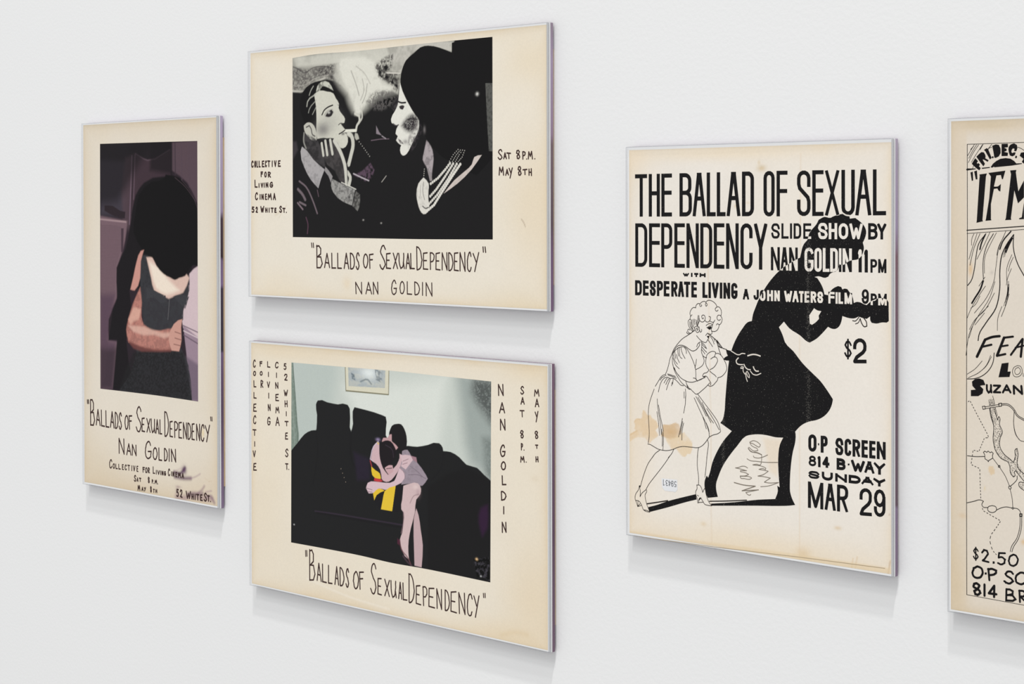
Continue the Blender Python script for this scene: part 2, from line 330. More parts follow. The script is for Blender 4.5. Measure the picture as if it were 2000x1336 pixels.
def paint(C, X, Z, ops):
    for k, op in enumerate(ops):
        kind = op[0]
        if kind == 'g': C *= (1+op[2]*(pnoise(X, Z, 1.3, 5)-.5)*2)[:, None]; continue
        col = np.array(lin(op[1]))
        if kind == 's':
            pts = prs(op[4]); m = inside(X, Z, pts); A = (.5+.5*np.sin(Z[m]*6.283/op[2]))*op[3]
            C[m] = C[m]*(1-A[:, None])+col*A[:, None]; continue
        if kind == 'p':
            _, _, soft, al, pts, nz = op; pts = prs(pts); soft = max(soft, .35)
            if len(pts) > 4: pts = spline(pts, True, 2, 60)
            xs = [p[0] for p in pts]; zs = [p[1] for p in pts]
            m = (X > min(xs)-soft) & (X < max(xs)+soft) & (Z > min(zs)-soft) & (Z < max(zs)+soft)
            if not m.any(): continue
            x, z = X[m], Z[m]; sd = segdist(x, z, pts, True); sd = np.where(inside(x, z, pts), sd, -sd); t = np.clip(.5+sd/soft, 0, 1); A = t*t*(3-2*t)*al
            if nz: A = A*(1-nz[2]*np.clip((nz[1]+.12-pnoise(x, z, nz[0], k+11))/.24, 0, 1))
        elif kind == 'l':
            _, _, w, soft, al, pts = op; pts = spline(prs(pts), False, 3, 60); soft = max(soft, .35); e = w/2+soft
            xs = [p[0] for p in pts]; zs = [p[1] for p in pts]
            m = (X > min(xs)-e) & (X < max(xs)+e) & (Z > min(zs)-e) & (Z < max(zs)+e)
            if not m.any(): continue
            x, z = X[m], Z[m]; d = segdist(x, z, pts, False); t = np.clip(.5+(w/2-d)/soft, 0, 1); A = t*t*(3-2*t)*al
        elif kind == 'd':
            _, _, w, sp_, pts = op; pts = prs(pts); cs = []
            for a, b in zip(pts, pts[1:]):
                l = math.hypot(b[0]-a[0], b[1]-a[1]); n = max(int(l/sp_), 1); cs += [(a[0]+(b[0]-a[0])*i/n, a[1]+(b[1]-a[1])*i/n) for i in range(n+1)]
            m = np.zeros(X.shape, bool)
            for c in cs: m |= (abs(X-c[0]) < w) & (abs(Z-c[1]) < w)
            if not m.any(): continue
            x, z = X[m], Z[m]; d = np.min([np.hypot(x-c[0], z-c[1]) for c in cs], axis=0); A = np.clip(.5+(w/2-d)/.4, 0, 1)
        else:
            _, _, cx, cz, rx, rz, al = op
            m = (abs(X-cx) < 2.2*rx) & (abs(Z-cz) < 2.2*rz)
            if not m.any(): continue
            x, z = X[m], Z[m]; q = ((x-cx)/rx)**2+((z-cz)/rz)**2; q = q*(1+.5*(pnoise(x, z, max(rx, rz)*.8, k)-.5)); A = np.exp(-q*1.2)*al
        C[m] = C[m]*(1-A[:, None])+col*A[:, None]
def grid_obj(name, top, bot, res, mat, parent, y, colour):
    """sheet ruled between a top and a bottom curve, tinted per vertex"""
    tp = spline(top, False, 6, 60); bp = spline(bot, False, 6, 60)
    def resample(p, n):
        p = np.array(p); s = np.r_[0, np.cumsum(np.hypot(*np.diff(p, axis=0).T))]; t = np.linspace(0, s[-1], n); return np.interp(t, s, p[:, 0]), np.interp(t, s, p[:, 1])
    wdt = abs(tp[-1][0]-tp[0][0]); hgt = abs(tp[0][1]-bp[0][1]); nx = int(wdt/res)+1; nz = int(hgt/res)+1
    tx, tz = resample(tp, nx); bx, bz = resample(bp, nx); k = np.linspace(0, 1, nz)[:, None]
    X = (bx*(1-k)+tx*k).ravel(); Z = (bz*(1-k)+tz*k).ravel()
    C = colour(X, Z)
    co = np.empty((nx*nz, 3)); co[:, 0] = X/1000; co[:, 1] = y; co[:, 2] = Z/1000
    i = np.arange((nx-1)*(nz-1)); r, c = i//(nx-1), i % (nx-1); v = r*nx+c
    fc = np.stack([v, v+1, v+nx+1, v+nx], 1).astype(np.int32)
    me = bpy.data.meshes.new(name); me.vertices.add(nx*nz); me.vertices.foreach_set('co', co.ravel()); me.loops.add(fc.size); me.polygons.add(len(fc))
    me.loops.foreach_set('vertex_index', fc.ravel()); me.polygons.foreach_set('loop_start', np.arange(0, fc.size, 4, dtype=np.int32)); me.update(calc_edges=True)
    at = me.color_attributes.new('tint', 'FLOAT_COLOR', 'POINT'); at.data.foreach_set('color', np.c_[np.clip(C, 0.003, 1), np.ones(len(C))].ravel().astype(np.float32))
    me.materials.append(mat); o = bpy.data.objects.new(name, me); COL.objects.link(o); o.parent = parent; return o

# ------------------------------------------------------------------ the artwork data (mm from the lower left corner of each panel)
WORDS=[(4,'x','b','THEBALLAD',[7.28,18.48,20,30.26,31.56,41.18,47.94,58.97,59.61,71.19,72,79.78,80.71,88.29,89.15,100.97,102.24,112.34],(264.45,265,233.57,234.11),2.67,'title'),
(4,'x','b','OFSEXUAL',[120.21,129.4,130.93,139.84,147.51,158.24,159.6,168.51,169.52,180.87,182.36,192.61,192.94,205.12,206.24,216.06],(265.12,264.77,233.87,234.88),2.5,'title'),
(4,'x','b','DEPENDENCY',[7.44,18.63,20.22,30.35,31.39,41.46,43.27,52.7,54.11,65.07,66.33,76.77,78.08,87.29,88.7,99.5,100.89,111.13,112.32,123.32],(228.7,229.21,197.02,197.36),
2.54,'title'),(4,'x','b','SLIDE',[126.57,133.61,134.89,140.7,141.86,143.47,144.74,150.83,152.49,158.75],(229.23,229.37,218.83,218.87),1.51,'slide_show'),
(4,'x','b','SHOW',[164.12,171.7,172.53,179.1,180.2,187.59,188.46,198.65],(229.77,229.45,218.83,218.95),1.88,'slide_show'),
(4,'x','b','BY',[202.7,209.78,209.41,216.33],(229.7,229.62,218.9,219.14),1.82,'slide_show'),
(4,'x','b','NAN',[126.27,133.6,134.18,140.58,141.1,148.07],(213.04,212.95,197.09,197.19),1.8,'slide_show'),
(4,'x','b','GOLDIN',[153.45,160.62,161.29,167.1,167.89,173.09,173.65,179.65,180.48,182.3,183.19,190.38],(213.02,212.91,196.74,197.31),1.95,'slide_show'),
(4,'x','b','11',[195.12,198.11,199.73,202.7],(212.89,212.62,197.32,197.31),2.21,'slide_show'),(4,'x','b','PM',[204.43,209.41,210.21,216.34],(206.12,206.43,197.3,197.26),
1.46,'slide_show'),(4,'x','b','A',[102.87,108.29],(183.58,183.7,176.17,176.31),1.63,'film'),(4,'x','b','J',[111.89,116.31],(183.41,183.49,176.33,176.43),1.61,'film'),
(4,'x','b','OHN',[117.09,121.84,123.14,128.03,129.02,133.59],(183.46,183.42,175.77,176.14),1.6,'film'),
(4,'x','b','WATERS',[137.09,143.58,143.69,148.87,149.04,152.76,153.45,157.32,158.34,162.87,163.55,168.17],(183.53,183.75,175.72,176.08),1.55,'film'),
(4,'x','b','FILM',[172.25,177.1,177.88,179.43,180.04,183.63,184.73,190.55],(183.88,183.5,175.99,176.07),1.5,'film'),(4,'x','b','9',[197.84,203.24],(186.32,186.43,176.56,176.76),
1.53,'film'),(4,'x','b','PM',[204.59,209.26,210.22,216.61],(183.7,183.85,176.05,176.16),1.46,'film'),
(4,'x','b','WITH',[50.89,56.51,57.97,59.68,60.95,64.61,65.68,71.02],(193.7,193.82,190.79,190.89),1.28,'film'),
(4,'x','b','DESPERATELIVING',[7.2,13.55,14.54,19.85,20.84,26.44,27.43,32.99,33.64,38.84,40.46,46.14,46.46,52.04,51.91,57.45,58.4,63.34,68.19,72.76,73.51,75.57,76.32,82.39,83.32,85.42,86.4,92.17,93.03,98.45],(187.18,187.59,176.18,176.37),
2.02,'film'),(4,'x','b','$',[184.46,190.33],(153.12,153.31,139.34,139.67),1.18,'price'),(4,'x','b','2',[191.31,201.52],(153.69,154.19,137.13,137.73),2.22,'price'),
(4,'x','b','O',[156.45,162.97],(87.33,87.7,75.63,76.09),2.09,'venue'),(4,'x','b','P',[166.24,171.69],(87.21,87.49,75.82,76.09),2.07,'venue'),
(4,'x','b','SCREEN',[177.65,183.91,184.84,190,190.88,196.77,197.74,202.45,203.53,208.21,209.17,215.84],(86.91,87.3,75.45,75.77),1.96,'venue'),
(4,'x','b','814',[156.45,162.97,163.82,166.36,167.48,173.08],(73.36,73.82,65.72,66.16),1.81,'venue'),
(4,'x','b','BWAY',[178.65,185.56,189.68,200.29,199.75,207.57,206.76,215.68],(73.49,73.65,65.67,65.62),1.91,'venue'),
(4,'x','b','SUNDAY',[156.45,165.34,167.09,175.76,177.54,186.66,187.92,197.1,197.48,206.92,206.49,215.68],(63.21,63.38,57.51,57.91),1.77,'venue'),
(4,'x','b','MAR',[156.16,168.32,169.28,178.09,178.93,187.59],(55.54,55.97,37.75,38.07),2.18,'date'),(4,'x','b','29',[196.23,205.53,207.03,215.69],(55.47,56.28,37.28,38.25),
2.1,'date'),(4,'s','b','59431',[45.07,42.99,42.39,40.35,39.89,37.75,37.42,35.32,34.3,32.75],(39.82,39.59,43.95,44.15),0.4,'sticker'),
(1,'m','h','"',[5.45,9.79],(85.59,85.9,80.58,80.9),1.46,'title'),(1,'m','h','B',[11.04,19.77],(86.38,86.74,59.21,59.5),1.45,'title'),
(1,'m','h','ALLADS',[20.96,29.06,29.98,36.74,37.84,44.46,45.65,52.96,53.6,59.96,60.23,65.65],(77.29,76.64,60.41,59.78),1.42,'title'),
(1,'m','h','OF',[70.15,76.7,77.06,82.94],(75.41,75.52,60.32,60.88),1.39,'title'),(1,'m','h','S',[88.92,98.18],(84.86,85.14,60.02,60.45),1.37,'title'),
(1,'m','h','EXUAL',[98.33,104.12,106.22,113.01,113.36,120.63,120.8,126.83,127.35,131.81],(74.86,75.26,60.72,60.75),1.35,'title'),
(1,'m','h','D',[135.04,142.44],(83.92,84.13,59.23,59.36),1.32,'title'),
(1,'m','h','EPENDENCY',[143.26,148.85,150.37,157.09,157.43,163.11,164.28,170.93,171.42,177.37,177.62,182.72,184.44,190.9,191.31,197.16,197.81,205.49],(75.36,76.3,59.44,59.63),
1.29,'title'),(1,'m','h','"',[205.96,209.58],(84.19,84.33,79.67,79.61),1.11,'title'),(1,'m','h','N',[60.08,70.28],(51.57,52.04,35.73,35.48),1.4,'name'),
(1,'m','h','AN',[72.96,81.19,82.08,90.07],(48.07,47.51,35.57,36.14),1.38,'name'),(1,'m','h','G',[103.72,114.61],(52.79,53.34,34.83,35.36),1.35,'name'),
(1,'m','h','OLDIN',[116.21,123.98,125.45,131.45,134.28,140.58,141.43,143.81,145.5,153.93],(47.8,49.19,35.31,36.08),1.33,'name'),
(1,'m','h','C',[43.82,48.84],(29.08,29.32,19.92,20.01),1.19,'venue'),
(1,'m','h','OLLECTIVE',[49.83,53.84,54.54,58.53,59.52,63.5,65.48,68.74,70.03,73.67,74.66,79.07,81.03,82.79,83.96,87.86,89.8,92.91],(25.75,27.25,20.23,21.19),1.08,'venue'),
(1,'m','h','FOR',[99.67,103.52,103.81,107.65,108.12,111.76],(27,27.51,21.18,21.55),1.14,'venue'),(1,'m','h','L',[116.24,120.04],(29.2,29.18,22,21.99),1.13,'venue'),
(1,'m','h','IVING',[120.98,122.87,123.53,127.59,128.06,129.94,130.42,133.7,134.17,137.63],(26.27,26.59,21.64,21.92),1.12,'venue'),
(1,'m','h','C',[140.44,143.98],(29.5,29.57,22.21,22.18),1.11,'venue'),
(1,'m','h','INEMA',[145.37,146.95,147.69,150.93,152.32,155.27,156.19,161.06,161.98,165.91],(27.36,27.75,22.43,22.2),1.18,'venue'),
(1,'m','h','S',[85.37,89.26],(17.74,17.85,11.14,11.26),1.15,'date'),(1,'m','h','AT',[89.94,92.85,93.62,97.68],(15.91,16.13,11.5,11.97),1.15,'date'),
(1,'m','h','8',[107.88,111.42],(18.32,18.4,12.06,12.15),1.14,'date'),(1,'m','h','P.M.',[114.56,117.13,117.41,118.55,119.31,123.29,123.86,124.8],(16.45,17.06,12.2,12.43),
1.04,'date'),(1,'m','h','M',[91.44,95.99],(8.91,8.82,2.73,2.94),1.15,'date'),(1,'m','h','AY',[97.63,101.3,101.78,105.14],(7.57,8.08,3,3.41),1.14,'date'),
(1,'m','h','8',[111.65,114.71],(9.63,9.78,3.38,3.54),1.13,'date'),(1,'m','h','TH',[116.41,119.45,120.4,123.43],(7.58,7.88,3.5,3.81),1.04,'date'),
(1,'m','h','52',[153.61,157.75,159.13,163.44],(11.56,11.78,3.75,3.72),1.35,'address'),(1,'m','h','W',[168.28,176.46],(11.36,11.8,3.42,3.94),1.33,'address'),
(1,'m','h','HITE',[177.09,180.97,182.15,183.41,184.13,189.07,190.23,194.43],(9.65,10.72,3.68,4.13),1.32,'address'),(1,'m','h','S',[195.78,200.67],(12.51,12.66,4.28,4.28),
1.31,'address'),(1,'m','h','T.',[200.93,205.09,205.36,207.13],(10.72,11.18,4.58,4.62),1.3,'address'),
(2,'m','h','COLLECTIVE',[2.15,5.69,6.54,9.36,9.71,12.18,12.74,15.69,17.23,21.28,21.56,24.42,24.76,29.28,31.01,32.73,34.12,37.9,39.62,43.73],(122.5,122.12,116,116.04),1.22,'venue'),
(2,'m','h','FOR',[15.51,19.15,20.54,24.17,25.42,30.13],(112.65,112.11,107.29,106.52),1.22,'venue'),(2,'m','h','L',[6.81,11.39],(105.39,105.25,98.01,97.83),1.24,'venue'),
(2,'m','h','IVING',[12.65,13.85,15.6,19.1,19.8,21.34,22.59,26.42,28.15,33],(102.19,103.3,97.73,97.76),1.22,'venue'),(2,'m','h','C',[7.47,11.7],(93.97,93.8,86.8,86.56),
1.24,'venue'),(2,'m','h','INEMA',[14.01,15.42,16.4,20.1,21.5,24.63,25.33,31.23,32.61,36.75],(92.36,93.3,87,86.54),1.22,'venue'),
(2,'m','h','52',[2.67,6.71,8.12,11.64],(81.13,80.97,75.38,75.3),1.24,'address'),(2,'m','h','W',[15.16,20.4],(81.64,81.85,75.61,75.48),1.23,'address'),
(2,'m','h','HITE',[21.66,25.28,26.53,28.19,29.44,33.59,34.63,37.86],(80.29,80.17,75.48,75.31),1.22,'address'),(2,'m','h','S',[41.3,45.13],(81.8,81.66,75.49,75.4),1.2,'address'),
(2,'m','h','T.',[45.61,49.9,50.38,51.81],(80.02,79.88,75.4,75.14),1.2,'address'),(2,'m','h','S',[307.27,312.36],(125.49,125.25,117.09,116.87),0.99,'date'),
(2,'m','h','AT',[313.25,317.11,316.62,321.67],(122.95,122.4,117.21,117.27),1.05,'date'),(2,'m','h','8',[326.48,331.32],(124.55,124.31,117.18,116.96),1.04,'date'),
(2,'m','h','P.M.',[333.31,337.1,337.42,338.6,339.24,344.5,345.77,347.23],(123.32,123.34,116.56,116.52),1.03,'date'),(2,'m','h','M',[308.22,314.2],(112.03,111.8,104.59,104.39),
1.06,'date'),(2,'m','h','A',[315.45,319.43],(109.99,109.85,104.25,104.55),1.05,'date'),(2,'m','h','Y',[319.04,323.33],(111.12,110.98,102.17,102.07),1.05,'date'),
(2,'m','h','8',[328.13,332.64],(111.92,111.72,104.31,104.13),1.04,'date'),(2,'m','h','TH',[333.44,338.73,339.85,343.58],(109.33,109.99,104.83,103.62),1.03,'date'),
(2,'m','h','"',[84.14,88.26],(49.82,49.7,44.94,44.71),1.12,'title'),(2,'m','h','B',[90.94,99.55],(47.74,47.64,27.17,27.16),1.23,'title'),
(2,'m','h','ALLADS',[101.23,109.21,110.58,116.95,118.18,124.32,126.47,133.78,134.39,141.04,141.77,146.76],(41.05,41.97,27.69,27.18),1.2,'title'),
(2,'m','h','OF',[150.78,157.51,158.29,164.21],(41.3,41.36,28.89,27.97),1.16,'title'),(2,'m','h','S',[171.29,179.01],(48.44,48.46,28.25,28.18),1.15,'title'),
(2,'m','h','EXUAL',[179.12,185.51,187.42,194.04,194.33,202.06,202.63,208.99,208.43,213.97],(42.55,42.55,28.7,29.08),1.13,'title'),
(2,'m','h','D',[215.34,222.75],(48.22,48.16,28.44,28.29),1.1,'title'),
(2,'m','h','EPENDENCY',[223.19,229.6,231.1,237.19,237.74,243.68,244.88,251.87,252.41,258.27,258.65,264.31,265.11,272.23,273.3,278.62,279.68,286.91],(43.48,44.61,29.01,28.31),
1.07,'title'),(2,'m','h','"',[290.5,294.79],(49.14,49.12,44.03,43.83),1.08,'title'),(2,'m','h','NAN',[141.26,150.28,154.04,162.18,163.19,170.26],(17.11,17.81,6.34,6.86),
1.06,'name'),(2,'m','h','G',[185.61,192.36],(20.09,20.07,7.35,7.45),1.03,'name'),
(2,'m','h','OLDIN',[195.37,201.77,204.22,210.64,213.01,219.88,221.89,223.68,226.2,234.53],(19.35,19.03,8.46,7.25),1,'name'),(3,'m','h','"',[74.72,78.05],(41.32,41.89,34.99,35.87),
1.05,'title'),(3,'m','h','B',[80.33,88.27],(42.8,43.53,15.06,15.98),1.23,'title'),
(3,'m','h','ALLADS',[89.89,96.58,97.1,103.49,104.91,110.74,113.32,119.42,119.86,126.25,127.52,132.15],(32.69,32.89,16.21,16.29),1.2,'title'),
(3,'m','h','OF',[137.01,144.43,144.74,150.67],(32.07,32.91,16.36,16.88),1.17,'title'),(3,'m','h','S',[158.74,166.44],(41.1,41.81,15.54,16.34),1.15,'title'),
(3,'m','h','EXUAL',[167.65,173.15,175.77,182.86,183.47,191.17,192.79,197.69,198.05,203.99],(30.59,30.66,15.81,16.05),1.13,'title'),
(3,'m','h','D',[205.03,212.52],(39.39,40.15,14.62,15.26),1.11,'title'),
(3,'m','h','EPENDENCY',[213.57,220.01,221.64,227.68,228.61,236.22,237.66,244.53,247.09,253.22,253.89,261.22,262.9,270.99,272.1,278.58,279.57,286.44],(31.08,33.08,14.69,14.47),
1.07,'title'),(3,'m','h','"',[289.91,293.29],(35.37,36.06,31.22,31.72),0.93,'title'),(3,'m','h','C',[3.48,7.4],(203.9,204.13,196.44,196.68),1.08,'venue'),
(3,'m','h','O',[3.7,7.88],(193.8,194.06,188.99,189.26),1.08,'venue'),(3,'m','h','L',[4.18,8.36],(185.38,185.65,178.91,179.03),1.08,'venue'),
(3,'m','h','L',[4.14,8.57],(174.76,175.07,168.79,168.86),1.08,'venue'),(3,'m','h','E',[3.82,8.78],(164.38,164.74,156.66,157.04),1.08,'venue'),
(3,'m','h','C',[3.51,8.08],(153.57,153.93,145.52,145.9),1.08,'venue'),(3,'m','h','T',[2.67,8.16],(141.06,141.52,134.83,135.3),1.09,'venue'),
(3,'m','h','I',[4.98,6.29],(130.47,130.59,125.25,125.36),1.09,'venue'),(3,'m','h','V',[2.85,7.29],(121.98,122.39,115.59,116.01),1.09,'venue'),
(3,'m','h','E',[3.58,8.54],(110.68,111.16,103.54,104.04),1.08,'venue'),(3,'m','h','F',[12.86,17],(203.03,203.27,197.83,198.08),1.08,'venue_b'),
(3,'m','h','O',[13.08,17.23],(194.21,194.47,189.92,190.18),1.08,'venue_b'),(3,'m','h','R',[14.08,18.22],(186.19,186.45,178.92,179.2),1.08,'venue_b'),
(3,'m','h','L',[23.45,28.07],(203.65,203.91,197.89,197.92),1.07,'venue_c'),(3,'m','h','I',[24.69,25.98],(194.27,194.35,189.34,189.42),1.07,'venue_c'),
(3,'m','h','V',[23.11,27.48],(185.54,185.82,179.53,179.83),1.07,'venue_c'),(3,'m','h','I',[25.13,26.15],(175.56,175.64,170.06,170.13),1.07,'venue_c'),
(3,'m','h','N',[24.31,28.41],(165.48,165.78,158.9,159.22),1.07,'venue_c'),(3,'m','h','G',[23.48,28.1],(153.91,154.27,146.09,146.47),1.07,'venue_c'),
(3,'m','h','C',[34.45,39.28],(203.71,203.99,197.73,198.03),1.06,'venue_d'),(3,'m','h','I',[35.94,37.21],(194.31,194.39,189.24,189.32),1.06,'venue_d'),
(3,'m','h','N',[34.63,39.2],(185.72,186.02,179.5,179.81),1.06,'venue_d'),(3,'m','h','E',[34.84,39.92],(175.26,175.62,168.55,168.92),1.06,'venue_d'),
(3,'m','h','M',[34.79,40.38],(163.97,164.39,157.66,158.1),1.06,'venue_d'),(3,'m','h','A',[35,40.59],(154.82,155.26,146.47,146.93),1.06,'venue_d'),
(3,'m','h','5',[46.36,50.38],(203.09,203.33,197.07,197.32),1.05,'address'),(3,'m','h','2',[46.82,51.85],(193.84,194.16,187.5,187.82),1.05,'address'),
(3,'m','h','W',[46.51,52.04],(179.74,180.12,173.8,174.19),1.05,'address'),(3,'m','h','H',[47.48,51.75],(170.45,170.76,164.1,164.43),1.05,'address'),
(3,'m','h','I',[49.2,50.46],(160.82,160.92,156.27,156.36),1.05,'address'),(3,'m','h','T',[47.4,52.93],(152.14,152.58,147.25,147.71),1.05,'address'),
(3,'m','h','E',[48.11,52.38],(142.02,142.39,135.51,135.89),1.05,'address'),(3,'m','h','S',[48.05,52.57],(127.53,127.95,120.04,120.47),1.05,'address'),
(3,'m','h','T.',[48,52.52,52.52,53.53],(114.75,115.28,108.64,109.19),1.05,'address'),(3,'m','h','N',[306.74,313.12],(202.1,202.53,192.5,192.95),1.08,'name'),
(3,'m','h','A',[307.74,314.62],(187.91,188.42,178.87,179.4),1.08,'name'),(3,'m','h','N',[308.73,315.09],(174.94,175.45,165.53,166.07),1.08,'name'),
(3,'m','h','G',[308.94,314.79],(154.74,155.26,144.86,145.41),1.08,'name'),(3,'m','h','O',[309.68,315.28],(141.76,142.3,134.49,135.05),1.08,'name'),
(3,'m','h','L',[310.67,315.76],(130.87,131.39,122.95,123.49),1.08,'name'),(3,'m','h','D',[309.62,315.73],(118.46,119.12,110.72,111.41),1.08,'name'),
(3,'m','h','I',[311.89,313.67],(106.79,106.99,100.08,100.29),1.08,'name'),(3,'m','h','N',[310.59,315.93],(94.34,94.98,85.39,86.06),1.08,'name'),
(3,'m','h','S',[330.52,334.51],(202.02,202.29,195.39,195.67),0.94,'time'),(3,'m','h','A',[330.75,335.24],(193.56,193.88,187.48,187.81),0.94,'time'),
(3,'m','h','T',[329.73,334.97],(183.35,183.75,177.63,178.05),0.94,'time'),(3,'m','h','8',[329.95,334.19],(167.88,168.23,161.24,161.61),0.95,'time'),
(3,'m','h','P.',[330.93,333.42,333.92,334.79],(157.82,158.17,152.1,152.18),0.94,'time'),(3,'m','h','M.',[330.4,335.14,336.14,337.26],(147.82,148.46,142.47,143.13),0.94,'time'),
(3,'m','h','M',[344.91,350.56],(200.7,201.09,194.76,195.16),0.93,'date'),(3,'m','h','A',[345.63,350.3],(193.44,193.77,186.58,186.93),0.93,'date'),
(3,'m','h','Y',[345.61,349.54],(183.83,184.14,174.87,175.19),0.93,'date'),(3,'m','h','8',[345.09,349.27],(168.6,168.96,162.2,162.56),0.93,'date'),
(3,'m','h','T',[345.81,349.25],(158.05,158.36,154.57,154.89),0.93,'date'),(3,'m','h','H',[346.28,349.48],(149.13,149.43,144.19,144.5),0.93,'date'),
(5,'m','h','U',[25.51,30.08],(145.77,146.08,139.89,140.11),1.24,'performer'),(5,'m','h','Z',[30.2,35.76],(145.72,146.04,140.32,140.61),1.23,'performer'),
(5,'m','h','A',[36.43,42.62],(146.4,146.7,140.66,140.99),1.22,'performer'),(5,'m','h','N',[43.63,50.6],(146.46,146.82,140.33,140.72),1.32,'performer'),
(5,'m','b','$',[16.72,20.66],(43.19,43.46,34.35,34.7),0.78,'price'),(5,'m','h','2',[22.17,28.04],(42.58,42.86,34.19,34.38),1.09,'price'),
(5,'m','h','5',[33.03,39.2],(41.91,42.54,33.87,34.24),1.08,'price'),(5,'m','h','0',[40.29,47.61],(41.97,42.82,33.79,34.68),1.07,'price'),
(5,'m','h','O',[15.68,24.07],(31.5,32.35,22.77,23.78),1.29,'venue'),(5,'m','h','P',[26.42,33.68],(31.29,32.05,22.92,23.72),1.28,'venue'),
(5,'m','h','SC',[37.54,44.57,44.83,52.68],(31.4,32.14,22.73,23.91),1.19,'venue'),(5,'m','h','814',[15.68,22.51,23.95,25.39,26.69,33.56],(21.15,21.44,12.54,12.98),1.41,'venue'),
(5,'m','h','BR',[38.71,46.04,47.31,53.32],(20.52,21.06,12.09,12.82),1.19,'venue')]
